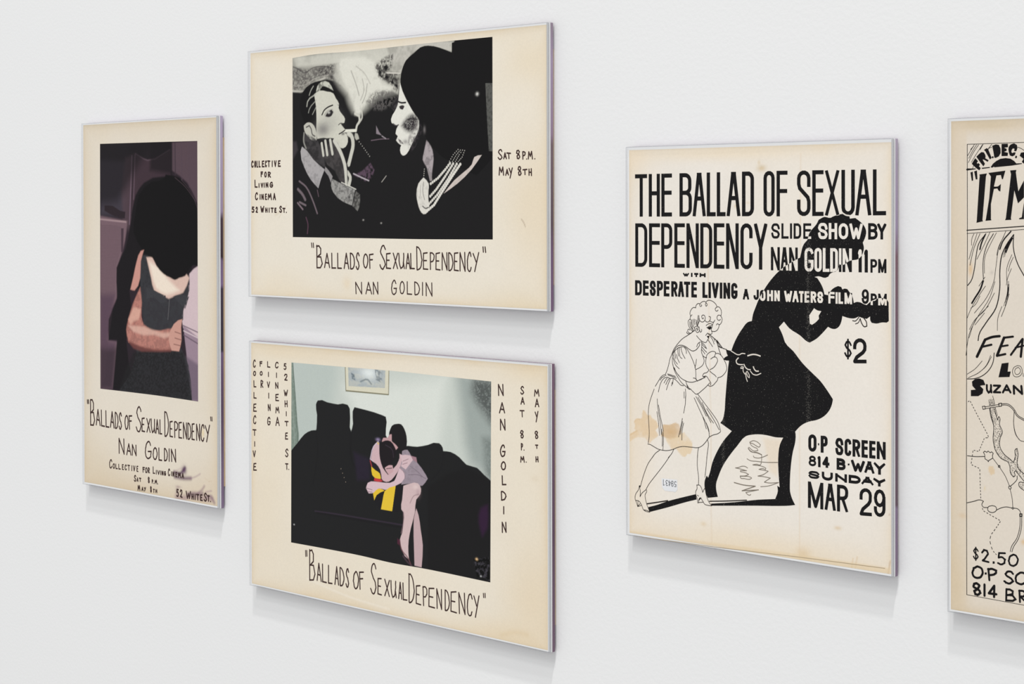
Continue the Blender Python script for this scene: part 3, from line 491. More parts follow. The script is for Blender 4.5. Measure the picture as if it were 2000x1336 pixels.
POLYS=[(4,'S',[93.55,141.16,91.1,132.52,89.56,121.39,88.01,106.24,86.77,94.59,85.54,91.23,83.69,89.06,93.51,84.11,86.45,76.69,80.89,68.63,76.84,60.68,74.66,53.38,73.09,49.42,71.84,50.82,70.15,47.09,69.96,42.76,71.52,37.35,72.77,35.2,81.48,36.82,80.25,40.82,79.94,45.33,82.11,51.61,85.82,59.03,91.36,66.59,98.08,74.22,105.35,81.59,111.36,83.25,117.93,83.92,123.86,83.69,130.16,83.01,136.3,83.3,133.67,78.42,132.21,68.49,132.5,58.71,133.37,49.01,131.44,50.03,131.91,46.4,129.73,40.67,115.35,38.57,96.23,34.74,75.58,31.41,75.89,29.98,115.35,34.47,133.07,36.33,140.64,37.34,145.96,38.43,143.54,42.3,141.8,47.47,141.69,52.33,142.39,63.61,144.12,74.49,145.86,80.49,146.32,86.36,145.97,88.27,150.46,92.57,157.31,96.03,161.85,97.12,165.23,98.36,170.29,101.64,173.64,105.73,175.59,111.13,175.76,112.34,170.85,118.45,166.36,123.42,159.58,128.76,152.75,134.15,149.89,136.88,144.72,142.42,137.77,148.39,136.5,151.54,135.45,153.93,132.82,158.45,136.91,162.39,141.26,158.1,149.9,153.64,155.61,149.76,157.6,149.15,162.98,152.06,167.49,155.92,171.97,160.43,174.76,159.36,177.54,159.25,180.31,160.8,182.25,164.22,183.08,168.06,188.58,166.86,192.4,166.92,195.67,168.33,197.3,167.68,201.63,166.92,204.22,168.67,204.32,166.09,205.4,164.5,209.15,164.19,212.89,165.05,216.61,165.12,218.09,166.2,217.93,178.3,216.61,180.12,213.42,180.95,207.01,179.56,204.86,178.55,201.63,175.95,199.47,176.48,196.76,177.56,193.49,177.64,191.86,176.92,190.65,181.61,188.3,184.37,186.93,185.99,184.73,186.26,183.08,185.64,182.25,187.28,179.76,187.82,176.43,186.39,173.65,183.92,172.25,181.49,169.18,181.87,168.33,185.2,166.37,188.98,163.55,192.74,161.29,193.41,164.68,193.97,169.74,193.04,172.25,193.92,173.37,195.62,176.43,197.12,178.65,197.89,179.87,199.11,180.76,202.31,182.8,201.88,185.28,202.55,188.02,204.5,191.31,205.27,194.58,205.8,197.3,207.74,198.92,210.59,199.46,213.89,198.65,216.84,200.54,220.62,201.19,224.39,199.46,228.14,196.21,230.95,192.94,233.06,188.85,232.58,188.57,233.99,185.83,235.08,183.08,235.65,179.76,235.07,175.32,233.73,174.21,233.16,169.18,233.72,164.68,231.79,162.99,228.91,160.17,226,158.18,224.07,156.48,220.68,155.91,218.5,153.34,215.82,151.91,213.38,150.77,209.35,149.91,206.19,145.89,204.42,141.27,201.91,137.79,200.13,133.13,196.85,126.09,190.31,120.77,183.77,115.42,175.21,113.8,171.7,111.4,166.16,110.5,161.67,107.2,160.79,102.37,155.85,98.12,150.17]),
(4,'H',[161.01,172.46,163.55,171.12,166.82,170.66,164.68,167.56,164.96,165.41,161.85,162.63,159.31,161.17,157.6,161.97,157.21,167.5]),
(4,'d',[88.96,140.67,93.85,139.93,93.85,132.67,91.1,133.12,87.72,133.32,86.37,133.85,87.42,135.06,90.18,136.57]),
(4,'d',[36.41,28.6,43.54,30.94,62.08,36.57,63.02,32.95,53.81,30.14,37.05,24.38,20.65,19.17,19.33,22.51,27.25,24.98]),(4,'d',[64.92,32.04,65.55,34.15,67.75,34.65,66.49,33.75]),
(4,'d',[73.46,155.69,75.91,156.52,76.14,155.44,75.02,154.13,73.9,154.26,72.78,155.29]),(4,'d',[72.11,149.28,73.9,149.55,73.45,147.72,72.55,148.58]),
(4,'x',[163.99,81.87,165.01,82.1,165.12,80.67,164.22,80.49]),(4,'x',[187.21,70.51,188.58,70.74,188.58,69.5,187.32,69.28]),(4,'x',[10.74,37.37,11.93,37.57,11.69,36.27,10.93,36.19]),
(5,'m',[18.07,286.51,19.01,285.72,19.96,284.65,19.75,284.17,19.23,283.8,19.5,282.93,20.17,283.49,21.33,282.51,21.12,281.94,20.59,281.57,21.22,280.98,21.85,280.2,20.91,278.88,18.49,280.55,15.75,283.09]),
(5,'m',[18.91,287.45,20.8,289.13,22.26,290.25,23.93,290.02,24.87,288.66,25.19,287.12,24.98,286.36,27.27,285.07,26.55,284.04,24.15,285.42,23.42,285.63,23.21,285.44,24.78,282.93,23.73,281.32,21.22,284.33]),
(5,'m',[24.04,291.54,26.02,292.68,26.85,292.05,29.35,286.46,28.1,285.53,24.98,290.76]),(5,'m',[29.56,287.41,30.39,287.49,30.7,286.62,30.08,286.16,29.45,286.46]),
(5,'m',[29.65,293.98,32.04,294.78,34.1,294.44,35.24,292.22,35.34,289.37,34.11,287.31,32.04,286.41,31.11,286.62,30.59,289.67]),
(5,'m',[35.95,294.96,40.16,294.94,40.26,292.86,37.6,292.55,39.34,291.84,39.35,290.61,37.5,290.08,39.45,289.57,40.27,289.36,40.06,287.47,35.96,287.46]),
(5,'m',[40.67,292.66,41.9,294.33,44.34,295.12,46.18,294.03,46.48,292.14,45.67,290.18,44.35,290.4,44.55,291.81,43.53,292.02,42.72,291.1,42.52,289.78,43.13,289.1,44.15,289.55,45.37,289.43,44.76,287.84,43.13,287.12,41.5,287.72,40.78,289.82]),
(5,'m',[45.57,287.73,46.39,286.86,45.68,285.74,44.86,286.42]),(5,'m',[48.82,289.26,51.65,289.57,51.65,281.86,49.43,283.6,50.54,285.46,48.01,287.39]),
(5,'m',[28.63,280.76,30.18,282.83,32.46,284.5,35.14,285.77,38.63,286.17,41.91,285.73,44.35,284.26,45.78,282.72,49.43,282.81,49.53,282.37,42.73,281.46,31.22,280.62,30.8,281.01,29.56,280.36]),
(5,'m',[11.95,279.79,12.58,280.17,18.49,280.07,18.54,279.63,12.58,278.92,11.99,279.21]),(5,'m',[22.48,280.44,28,280.86,28.11,280.29,22.9,279.8]),
(5,'m',[14.87,277.66,16.44,278.14,16.72,272.65,15.76,272.35]),(5,'m',[17.4,278.25,19.31,278.84,19.66,273.36,18.5,273.25]),
(5,'m',[21.02,276.32,26.1,276.87,25.43,275.02,23.08,248.04,23.42,247.11,18.99,246.16,19.2,247.4,21.02,273.84,21.22,275.08]),
(5,'m',[27.11,277.16,38.51,278.41,36.85,273.14,36.18,273.33,35.51,275.81,32.5,275.54,30.83,268.64,33.51,268.74,35.51,270.26,35.18,265.64,34.18,265.96,33.17,267.51,30.83,267.22,28.82,248.68,29.16,247.75,25.11,247.42,25.45,248.48,28.8,274.97]),
(5,'m',[41.7,278.48,45.8,278.72,45.47,277.19,47.13,265.55,50.86,272.23,50.87,261.86,46.94,258.21,44.49,266.18,42.19,249.02,42.52,248.1,38.34,247.9,38.87,249.01,42.29,276.02]),
(5,'m',[47.6,249.03,49.44,249.65,50.88,258.8,50.89,248.55,47.8,248.42]),(5,'m',[36.19,159.17,40.81,159.96,40.14,154.35,42.22,154.58,41.38,151.15,34.05,150.52]),
(5,'m',[16,146.62,18.03,148.34,20.91,148.95,23.79,148.18,25.22,145.13,22.64,144.69,21.49,144.35,23.79,142.4,23.22,139.73,20.35,137.84,15.26,137.48,15.26,141.29,18.61,141.78,16.3,144]),
(5,'m',[30.18,35.75,31.48,35.92,31.61,34.57,30.18,34.2]),(5,'m',[24.79,28.08,26.16,28.27,26.16,26.95,24.79,26.76])]
LINES=[(4,'d',0.38,1,[59.03,163.99,57.9,162.85,57.22,164.83,58.36,167.62,60.17,169.14,62.44,169.05]),
(4,'d',0.38,1,[62.21,169.4,62.9,171.07,64.7,172.22,66.06,171.91,65.83,170.81,66.73,170.11,67.63,170.87,67.18,171.4]),
(4,'d',0.38,1,[66.06,172.09,68.31,173.62,70.56,173.7,71.45,173.01,70.78,171.71,71.45,170.47,72.44,171.59,71.9,172.48,71.23,172.82]),
(4,'d',0.38,1,[71.23,173.36,72.8,174.57,75.93,174.54,78.6,173.26,80.38,171.51,80.73,170.26,79.49,169.32,79.48,168.05,80.82,167.38,81.79,168.14]),
(4,'d',0.38,1,[80.73,170.44,82.59,170.33,84.14,168.77,84.71,166.27,84.27,164.27,82.14,164.66,80.95,163.42,81.26,161.63,82.81,160.97,83.91,161.74]),
(4,'d',0.38,1,[84.14,164.09,85.24,162.33,84.8,159.79,83.03,157.99,81.03,158.48,80.36,157.62]),(4,'d',0.38,1,[82.8,157.83,82.36,156.08,80.81,153.85,78.58,152.95,76.36,153.1]),
(4,'d',0.38,1,[57.67,162.84,57.67,160.46,58.35,159.95]),(4,'d',0.38,1,[57.21,160.81,55.84,159.66,55.84,156.73,57.21,154.23,59.71,152.52,61.52,152.78]),
(4,'d',0.38,1,[67.85,161.98,67.63,163.42,69.2,164.21,70.46,163.17,70.46,161,69.2,159.49,67.4,159.23,65.82,160.26,65.15,162.23]),
(4,'d',0.38,1,[67.85,161.98,68.66,161.36,69.2,162.22]),(4,'d',0.38,1,[73.91,163.39,75.25,163.01,75.02,161.19,73.24,159.48,71.44,159.59,70.46,160.45]),
(4,'d',0.38,1,[74.58,160.26,76.81,159.45,78.37,159.88,78.95,160.99]),
(4,'d',0.38,1,[77.92,159.5,77.03,157.65,76.58,155.83,75.91,154.35,76.27,152.92,76.58,151.67,75.91,151.02,73.45,151.16]),
(4,'d',0.38,1,[61.52,152.78,61.3,154.78,62.43,155.92,64.46,155.65,65.59,153.88,64.91,152.03,63.56,151.6,62.43,152.64,62.43,154.1,63.56,154.88,64.46,153.83,63.78,153.07,63.33,153.78]),
(4,'d',0.38,1,[65.14,155.68,65.59,153.88,66.27,151.91,67.39,152.51,67.48,153.97]),(4,'d',0.38,1,[59.71,152.34,57.89,150.61,55.61,150.32,54.33,151.17,54.47,151.55]),
(4,'d',0.38,1,[57.43,150.77,55.84,151.24,55.15,152.68,56.07,153.63,57.2,152.95]),(4,'d',0.38,1,[71.44,156.87,73.23,158.03,75.91,158.26,76.58,157.82]),
(4,'d',0.4,1,[72.02,155.62,73.68,154.61,74.57,154.22]),(4,'d',0.38,1,[72.56,155.47,74.57,156.64,76.36,157.08]),
(4,'d',0.38,1,[70.99,149.77,71.88,150.72,72.78,151.67,73.45,150.8,73.9,150.82]),(4,'d',0.38,1,[72.33,149.29,73.9,149.55,74.79,149.95]),
(4,'d',0.38,1,[63.1,149.21,65.59,146.97,68.29,145.36,71.43,145,72.55,146.58,73.45,147.72,73.9,149.01]),
(4,'d',0.38,1,[60.16,152.17,55.61,149.4,50.11,146.21,45.97,142.32,42.73,138.47,40.88,134.69]),(4,'d',0.38,1,[59.26,160.53,58.8,158.32,59.71,155.07]),
(4,'d',0.38,1,[60.85,160.96,59.94,158.37,60.84,154.76]),(4,'d',0.38,1,[61.75,160.63,61.07,158.42,61.52,156.98]),(4,'d',0.38,1,[64.47,163.66,63.79,159.99,62.88,157.77]),
(4,'d',0.38,1,[65.15,163.51,64.92,160.4,63.56,157.07]),(4,'d',0.38,1,[65.82,160.08,64.69,158.21,64.01,156.36]),(4,'d',0.38,1,[56.98,158.97,57.44,156.07,59.25,153.59]),
(4,'d',0.38,1,[58.12,159.02,58.35,156.11,60.39,152.91]),(4,'d',0.38,1,[62.89,160.32,62.66,157.76,63.79,156.35]),
(4,'d',0.38,1,[74.57,150.49,77.69,148.65,80.8,146.27,83.46,143.88,85.67,141.65,88.75,140.92]),(4,'d',0.38,1,[79.47,147.65,81.24,144.49,82.57,140.59,84.12,137.07]),
(4,'d',0.38,1,[75.24,149.25,77.24,146.82,78.35,144.16]),(4,'d',0.38,1,[73,146.79,75.46,144.19,77.02,142.28]),(4,'d',0.38,1,[75.91,149.65,78.58,147.61,79.02,146.18]),
(4,'d',0.38,1,[80.36,146.61,82.13,144.17,84.34,141.76]),(4,'d',0.38,1,[80.8,146.99,83.02,144.58,85.22,142.17]),(4,'d',0.38,1,[81.46,143.42,83.46,142.08,85.67,141.65]),
(4,'d',0.38,1,[67.43,145.7,67.65,142.44,67.42,137.7,68.77,134.87,69.67,131.65,68.31,128.66,65.16,126.48,62.44,125.22]),
(4,'d',0.41,1,[45.09,140.17,46.93,141.37,50.15,141.79,53.81,140.81,56.55,139.31,59.28,138.28,62,138.87,64.27,140.81,65.71,143.43,65.4,143.96]),
(4,'d',0.38,1,[63.14,141.48,64.27,143.72,66.53,145.11]),(4,'d',0.38,1,[44.62,139.78,41.85,135.95,39.52,132.13,38.13,127.25,36.49,122.71,34.86,119.65]),
(4,'d',0.38,1,[46.93,139.9,43.7,137.52,41.85,134.47,41.38,131.13,41.84,127.47,43.69,123.89,45.99,121.09,49.21,118.35,52.88,116.75,55.62,116.02,59.26,116,62.89,117.04]),
(4,'d',0.38,1,[46.93,139.9,50.15,140.8,53.36,140.24,56.09,137.45,58.37,133.92,60.63,129.67,61.99,126.1,62.44,122.12,62.66,118.49,63.79,117.1]),
(4,'d',0.38,1,[41.84,127.83,43.22,123.49,45.99,119.25,49.67,115.08,53.79,112.42,56.07,110.92]),(4,'d',0.38,1,[60.17,119.05,61.98,118.81,63.34,117.44,65.6,117.95,69.21,119.63]),
(4,'d',0.38,1,[46.47,139.51,46.47,136.57,47.15,134.03]),(4,'d',0.38,1,[47.85,139.95,47.85,136.64,48.76,133.02,50.14,132.36]),
(4,'d',0.38,1,[49.23,140.39,49.69,137.84,51.06,134.98,52.89,132.52]),(4,'d',0.38,1,[52.44,140.19,53.81,138.43,54.04,136.24]),(4,'d',0.38,1,[43.7,136.78,43.93,134.59,44.62,132.05]),
(4,'d',0.38,1,[42.31,134.5,43.69,130.52,46,128.08]),(4,'d',0.38,1,[42.07,132.27,44.15,127.6,47.61,124.87]),(4,'d',0.38,1,[45.08,135.02,46.46,131.42,47.84,129.29]),
(4,'d',0.38,1,[43.22,125.34,45.53,121.43,47.37,120.07]),(4,'d',0.38,1,[62.9,132.54,62.45,129.41,61.54,126.44]),
(4,'d',0.38,1,[71.46,133.93,71.91,135.77,74.6,138.09,77.72,138.98,79.72,138.37,79.06,136.17,78.61,135.42]),
(4,'d',0.38,1,[79.72,137.47,81.72,137.76,84.82,136.12,87.02,133.37,89,129.53,89.22,127.03,87.46,124.04,84.81,121.72,81.71,120.62]),
(4,'d',0.38,1,[75.49,133.43,77.72,134.83,79.94,134.95,81.36,133.05,80.38,130.46,77.71,127.41,75.04,125.98]),
(4,'d',0.38,1,[71.46,133.93,71.01,130.64,71.91,127.79,73.92,125.55,71.9,123.62,69.21,122.72,68.31,121.03,69.21,120.36,70.78,120.82]),
(4,'d',0.38,1,[74.59,124.87,76.82,123.38,79.05,122.25,80.16,121.13]),(4,'d',0.38,1,[81.49,120.6,81.49,119.7,79.49,117.04,76.81,114.7,74.58,114.18,73.24,114.64]),
(4,'d',0.38,1,[69.21,120.72,71.45,121.05,73.69,118.84,75.48,115.69,75.03,115.12]),(4,'d',0.38,1,[63.57,117.09,66.5,118.55,70.55,120.08]),
(4,'d',0.38,1,[74.58,116.54,71.45,113.61,67.4,110.43,63.79,107.99,62.88,107.74,60.16,109.2,57.89,110.87]),
(4,'d',0.38,1,[53.33,116.78,54.25,114.28,55.61,111.44,56.75,110.79,57.89,111.05]),(4,'d',0.38,1,[54.47,113.93,56.52,111.5,57.89,110.87]),
(4,'d',0.38,1,[68.77,135.23,70.57,134.24,71.69,134.12]),(4,'d',0.38,1,[67.65,144.62,70.12,142.93,71.92,140.48]),(4,'d',0.38,1,[67.88,141.36,70.12,139.3,71.91,137.95]),
(4,'d',0.38,1,[68.1,143.19,69.67,141.82,71.24,140.81]),(4,'d',0.38,1,[67.65,139.53,68.77,138.5,70.34,136.77]),(4,'d',0.38,1,[81.73,143.17,83.5,142.18,86.15,141.6,89.23,140.68]),
(4,'d',0.38,1,[79.73,147.4,81.28,144.23,82.61,140.33,84.38,136.46]),(4,'d',0.38,1,[88.79,141.02,89.45,138.18,90.33,136.79]),
(4,'d',0.38,1,[35.79,119.34,33.92,119.59,31.12,117.93,28.77,114.81,25.94,110.91]),
(4,'d',0.38,1,[51.5,113,49.2,113.21,46.45,115.23,44.14,116.92,41.83,117.69,39.51,117.36,37.19,118.13,34.39,117.4,32.05,115.4,30.17,111.93,28.76,107.01]),
(4,'d',0.38,1,[37.19,120.54,40.9,119.85,44.14,119.13]),(4,'d',0.38,1,[37.42,119.81,41.37,118.95,45.06,117.9]),(4,'d',0.38,1,[33.92,113.85,35.32,115.98,36.72,117.55]),
(4,'d',0.38,1,[35.55,112.85,37.18,115.73,38.58,117.3]),(4,'d',0.38,1,[36.01,109,37.65,113.17,39.51,116.99]),(4,'d',0.38,1,[41.59,113.44,42.06,116.05,42.29,117.54]),
(4,'d',0.38,1,[40.66,112.27,41.36,114.9]),(4,'d',0.38,1,[30.41,115.66,32.05,117.62,34.39,118.51]),(4,'d',0.38,1,[53.1,110.72,53.42,106.89,53.09,102.1]),
(4,'d',0.38,1,[51.95,108.62,51.95,104.22]),(4,'d',0.38,1,[24.83,108.72,22.23,102.95,20.33,97.59,19.46,91.56,19.84,84.12,20.3,76.69,20.06,72.57,19.34,69.33]),
(4,'d',0.38,1,[63.85,108.11,67.46,104.37,72.85,98.95,78.2,93.57,81.75,89.16,83.52,84.61,83.87,83.2,81.75,81.4,77.3,79.93,74.17,78.21,71.03,74.49,67.43,71.26,65.18,70.14,58.38,69.7,50.15,69.4,46.01,68.39,42.31,66.77,37.2,65.37,32.53,65.13,28.78,65.53,24.55,67,21.24,68.19,18.96,68.44]),
(4,'d',0.38,1,[27.65,101.85,28.11,95.94,29.28,90.46,30.68,83.15,31.37,76.52]),(4,'d',0.38,1,[28.82,97.48,30.22,90.53,32.55,81.82,33.25,78.91]),
(4,'d',0.38,1,[27.4,92.54,28.8,85.22,29.73,75.64]),(4,'d',0.38,1,[31.61,80.26,32.31,74.01,32.16,68.06]),(4,'d',0.38,1,[33.01,78.15,33.24,72.24,32.77,65.34]),
(4,'d',0.38,1,[50.4,89.54,49.25,84.68,46.94,76.02]),(4,'d',0.38,1,[51.54,86.33,50.16,81.08,49.92,74.08]),(4,'d',0.38,1,[50.63,87.36,49.24,81.74,48.32,77.98]),
(4,'d',0.38,1,[53.16,105.16,53.16,101.5,51.55,93.49]),(4,'d',0.38,1,[60.91,104.99,65.2,97.65,68.8,91.38,71.49,83.97]),(4,'d',0.38,1,[62.49,106.01,67.46,99.27,71.5,92.86]),
(4,'d',0.38,1,[64.3,105.6,70.6,96.24,75.52,88.65]),(4,'d',0.38,1,[67.91,102.22,73.29,93.19,77.75,88.47]),(4,'d',0.38,1,[71.95,98.16,78.64,89.99,82.64,84.18]),
(4,'d',0.38,1,[68.8,91.92,71.94,86.55,74.17,80.93]),(4,'d',0.38,1,[71.49,87.96,73.73,83.07,74.17,78.75]),(4,'d',0.38,1,[72.6,76.26,73.36,73.61,72.82,69.2,71.92,63.46]),
(4,'d',0.38,1,[64.73,70.1,64.04,66.57,63.72,62.68]),(4,'d',0.38,1,[42.77,66.99,40.92,63.69,37.66,60.2]),(4,'d',0.38,1,[29.72,64.87,25.96,62.29,22.88,58.8]),
(4,'d',0.38,1,[24.32,60.42,19.34,54.35,16,47.66,13.61,41.42,11.93,36.37]),(4,'d',0.38,1,[39.3,61.83,34.87,56.23,29.25,49.74,24.06,44,19.8,39.08,17.18,35.06]),
(4,'d',0.38,1,[63.74,64.13,63.6,56.83,64.72,48.92,64.63,43.44]),(4,'d',0.38,1,[72.16,64.93,71.03,54.65,70.35,49.49]),
(4,'d',0.38,1,[10.98,37.02,10.25,34.32,7.61,30.65,7.03,27.58,8.32,24.71,9.52,21.84,12.63,22.95]),
(4,'d',0.38,1,[11.22,36.67,11.93,33,11.68,29.22,13.12,31.63,17.42,35.09,17.89,34.39,16.46,31.24,16.93,27.55,18.35,23.6,20.72,19.38]),
(4,'d',0.38,1,[7.84,26.16,10.72,25.92,13.11,23.38,15.02,20.03,17.4,19.19,20.72,19.01]),(4,'d',0.38,1,[15.02,20.03,17.87,19.99,20.25,19.52]),
(4,'d',0.38,1,[9.76,25.63,9.66,22.05,11.68,24.15]),(4,'d',0.38,1,[63.13,43.28,63.36,40.75,62.22,38.44,62.45,35.91,63.58,33.47,64.03,30.61,64.71,30.87,68.76,31.69]),
(4,'d',0.38,1,[63.13,43.21,65.62,43.36,67.42,41.18,68.32,38.55,69.67,41.06,70.66,42.26,71.02,38.66,71.91,35.85,73.7,32.42,75.94,30.13]),
(4,'d',0.38,1,[64.71,30.87,65.16,33.65,66.29,34.69,68.32,32.54,70.11,30.38,72.8,29.96,76.16,29.98]),(4,'d',0.38,1,[63.58,36.03,64.71,35.61]),
(4,'d',0.76,1,[18.34,24.85,27.25,26.9,37.06,29.19]),(4,'d',0.67,1,[74.33,32.94,87.65,34.59,97.45,35.98,105.93,37.23]),
(4,'d',0.51,1,[191.04,165.3,192.95,165.14,194.58,166.39,195.94,168.1]),(4,'d',0.46,1,[193.22,163.27,195.13,164.06,196.76,166.96]),
(4,'d',0.61,1,[196.76,166.72,197.84,163.94,200.01,161.68,201.74,162.22,201.36,165.03,199.47,167.3]),(4,'w',0.5,1,[93.24,139.89,99.94,137.76,102.06,138.78,104.66,138.77]),
(4,'w',0.71,1,[107.19,137.52,111.39,138.64,114.38,138.56,117.36,137.88]),(4,'w',0.61,1,[99.03,135.47,97.32,133.37,98.11,131.52,99.93,131.03,102.66,131.04]),
(4,'w',0.6,1,[103.87,131.26,105.38,129.12,107.18,128.08,109.1,127.95]),(4,'w',0.65,1,[111.8,130,112.7,128.32,114.07,127.31,115.86,127.33]),
(4,'w',0.49,1,[109.4,126.88,111.38,125.02,114.37,124.56,117.95,125.92]),
(4,'w',0.44,1,[102.96,129.57,101.45,129.28,101.27,128.37,102.66,128.45,103.44,129.5,103.26,126.5,104.77,124.6,106.58,126.71,108.38,124.09,108.38,122.35,107.18,123.02,106.28,124.95]),
(4,'w',0.49,1,[105.37,124.89,105.67,122.42,106.7,119.76]),(4,'w',0.71,1,[183.63,236.12,185.83,234.94,188.3,234.61]),(4,'q',0.55,1,[95.59,48.4,103.42,47.51,113.32,47.74]),
(4,'q',0.51,0,[113.32,47.67,102.11,43.37,115.97,45.47]),(4,'q',0.38,1,[115.97,45.47,108.6,43.43,105.36,42.55,106.44,41.59,108.59,41.01,109.54,41.58]),
(4,'q',0.39,1,[100.6,53.29,105.15,53.76,109.46,53.48,110.32,53.04,109.03,52.19,104.28,52.06,100.82,52.42,100.6,53.47,105.15,54.11,107.74,55.27,106.88,55.71,100.82,56.53,100.82,57.24,106.02,57.69]),
(4,'q',0.38,1,[106.02,57.69,100.38,58.45,96.55,58.72,99.08,59.22,102.12,60.41,105.15,60.46,106.88,59.7]),
(4,'q',0.39,1,[117.81,47.86,123.97,48.97,132.6,52.28,123.97,51.16,120.79,51.29,122.27,52.33,125.87,54.64,121,55.02,115.46,54.99,119.73,56.31,123.97,59.03]),
(4,'q',0.38,1,[123.97,59.21,116.32,59.68,119.3,60.51,121.85,60.05,122.07,61.13,119.73,61.89,111.19,62.26,114.61,63.06,117.39,62.8,118.46,65.73,118.67,69.64]),
(4,'q',0.39,1,[106.45,66,108.61,65.14,114.61,65.01,121.86,65.07,131.77,65.96]),(4,'q',0.38,1,[123.55,70.28,119.73,68.51,114.62,67.38,111.83,68.11,111.7,68.46]),
(4,'q',0.38,1,[118.67,69.82,114.62,70.86,111.19,71.07,108.61,72.25,107.41,73.75]),(4,'q',0.38,1,[118.51,70.14,114.34,71.24,109.56,71.29,107.45,73.08]),
(4,'q',0.38,1,[108.05,74.13,111.95,72.01,115.54,72.58,114.94,73.77,112.55,74.54,109.86,75.78,108.66,77.66,111.36,78.99,114.95,78.47,117.63,76.73,116.73,75.17,113.75,75.89,111.36,76.91,109.26,77.22]),
(4,'c',0.38,0,[6.82,-0.11,80.57,1.2,148.8,3.46,215.14,4.97]),(5,'m',0.32,0,[12.66,295.31,50.84,295.54]),
(5,'m',0.4,0,[12.64,295.28,12.76,231.71,12.31,160.97,12.22,96.59,12.52,12.53]),(5,'m',0.31,0,[12.51,12.37,51.43,11.65]),(5,'m',0.58,0,[12.49,241.44,50.89,244.16]),
(5,'m',0.3,0,[12.49,239.38,50.89,242.2]),(5,'m',0.3,1,[46.79,292.7,48.81,291.89,51.04,290.52]),(5,'m',0.3,1,[27.06,291.95,27.89,292.79,29.34,293.04]),
(5,'m',0.3,0,[29.34,294.85,27.06,292.33]),(5,'m',0.3,0,[17.54,295.15,13,288.34]),(5,'m',0.4,0,[16.8,293.83,15.11,292.14]),(5,'m',0.3,1,[19.01,294.92,15.75,290.2,13.74,286.6]),
(5,'m',0.3,1,[20.37,294.79,16.38,289.42,13.43,283.91]),(5,'m',0.4,0,[23.41,295,21.42,291.8]),(5,'m',0.3,1,[22.89,294.63,18.28,288.23,15.54,284.06]),
(5,'m',0.3,0,[17.02,281.92,16.28,280.01]),(5,'m',0.52,1,[25.45,239.35,20.71,233.4,18.67,224.65,17.31,215.89,15.26,209.6,13.07,206.92]),
(5,'m',0.45,1,[30.51,239.39,26.14,232.22,23.77,224.12,23.44,216.66,23.78,211.07]),(5,'m',0.3,1,[32.53,240.02,28.16,232.25,24.79,224.76,24.46,214.82]),
(5,'m',0.33,1,[21.38,239.31,17.3,230.24,14.57,219.58]),(5,'m',0.3,1,[19.34,239.3,15.93,229.59,13.88,223.32]),(5,'m',0.3,1,[17.29,239.28,15.93,236.46,15.59,232.09]),
(5,'m',0.91,1,[24.78,238.41,22.41,233.42,21.39,229.67]),(5,'m',0.3,1,[28.16,240.3,24.1,232.2,19.35,223.42]),(5,'m',1.04,1,[23.58,209.82,21.75,204.8,18,199.08,15.95,195.89]),
(5,'m',0.3,1,[24.8,212.34,20.73,206.64]),(5,'m',0.3,1,[25.14,206.76,20.05,199.77,14.59,190.84,12.53,186.07]),(5,'m',0.3,1,[21.41,200.43,18.01,194.71,15.27,192.74]),
(5,'m',0.64,1,[44.05,238.89,39.55,233.01,36.22,226.19,34.89,216.91,34.77,205.19,32.23,193.37,25.5,183.81,20.75,176.13,20.21,172.68]),
(5,'m',0.57,1,[44.05,238.89,43.86,231.22,46.84,220.86,50.92,213.91]),(5,'m',1.15,1,[42.86,237.35,39.55,231.78,37.56,224.98]),
(5,'m',0.89,1,[43.19,236.74,40.88,232.41,38.89,228.08]),(5,'m',0.3,1,[38.87,241,34.21,230.47,32.21,218.71,30.87,210.02,26.16,199.97,17.67,189.71]),
(5,'m',0.77,1,[42.19,240.9,36.88,234.82,34.88,229.87]),(5,'m',0.32,1,[37.54,237.91,33.54,229.85,32.87,226.13]),
(5,'m',0.3,1,[31.55,209.73,28.19,200.03,19.38,186.66,13.91,175.81,12.54,168.23,11.86,162.87]),(5,'m',0.3,1,[31.22,202.61,24.81,191.85,17.33,184.7,14.25,179.26]),
(5,'m',0.3,1,[27.18,194.42,18.02,184.73,13.91,173.93]),(5,'m',0.3,1,[24.48,189.97,18.02,182.24]),(5,'m',1.15,1,[40.56,210.28,40.24,202.89,37.92,194.81]),
(5,'m',0.3,1,[42.55,218.01,39.9,211.49,39.24,207.78]),(5,'m',0.3,1,[42.87,226.61,39.56,218.25,39.57,210.25]),(5,'m',0.32,1,[41.04,202.3,38.91,195.46,35.92,188.26]),
(5,'m',0.3,1,[36.25,194.44,33.58,187.24,33.25,179.5]),(5,'m',0.3,1,[43.86,225.09,41.55,220.13,40.56,216.43]),
(5,'m',0.49,1,[12.81,148.11,17.45,148.56,22.64,150.48,27.22,154.18,30.35,159.61,31.09,165.41]),(5,'m',0.3,1,[12.81,151.18,18.02,154.67,22.92,159.97]),
(5,'m',0.3,1,[13.39,148.83,20.91,152.74,26.07,157.78,28.64,163.7]),(5,'m',0.3,1,[19.76,151.88,25.5,156.7,29.21,162.95]),
(5,'m',0.3,1,[46.52,158.47,48.36,158.32,49.76,156.08,49.2,153.2,46.98,151.66,44.46,151.86,43.4,154.13,44.18,157.04,46.52,158.47]),
(5,'m',0.3,1,[47.25,157.48,48.64,156.01,47.81,153.63,45.86,152.99,44.85,154.48,45.58,156.6,47.25,157.48]),(5,'m',0.3,1,[50.31,154.04,50.59,151.99]),
(5,'m',0.33,0,[24.83,131.43,34.63,133.74]),(5,'m',0.33,0,[24.95,130.29,34.92,132.61]),(5,'m',0.39,0,[23.11,131.57,24.83,131.96,25.06,130.14,23.57,129.86,23.11,131.57]),
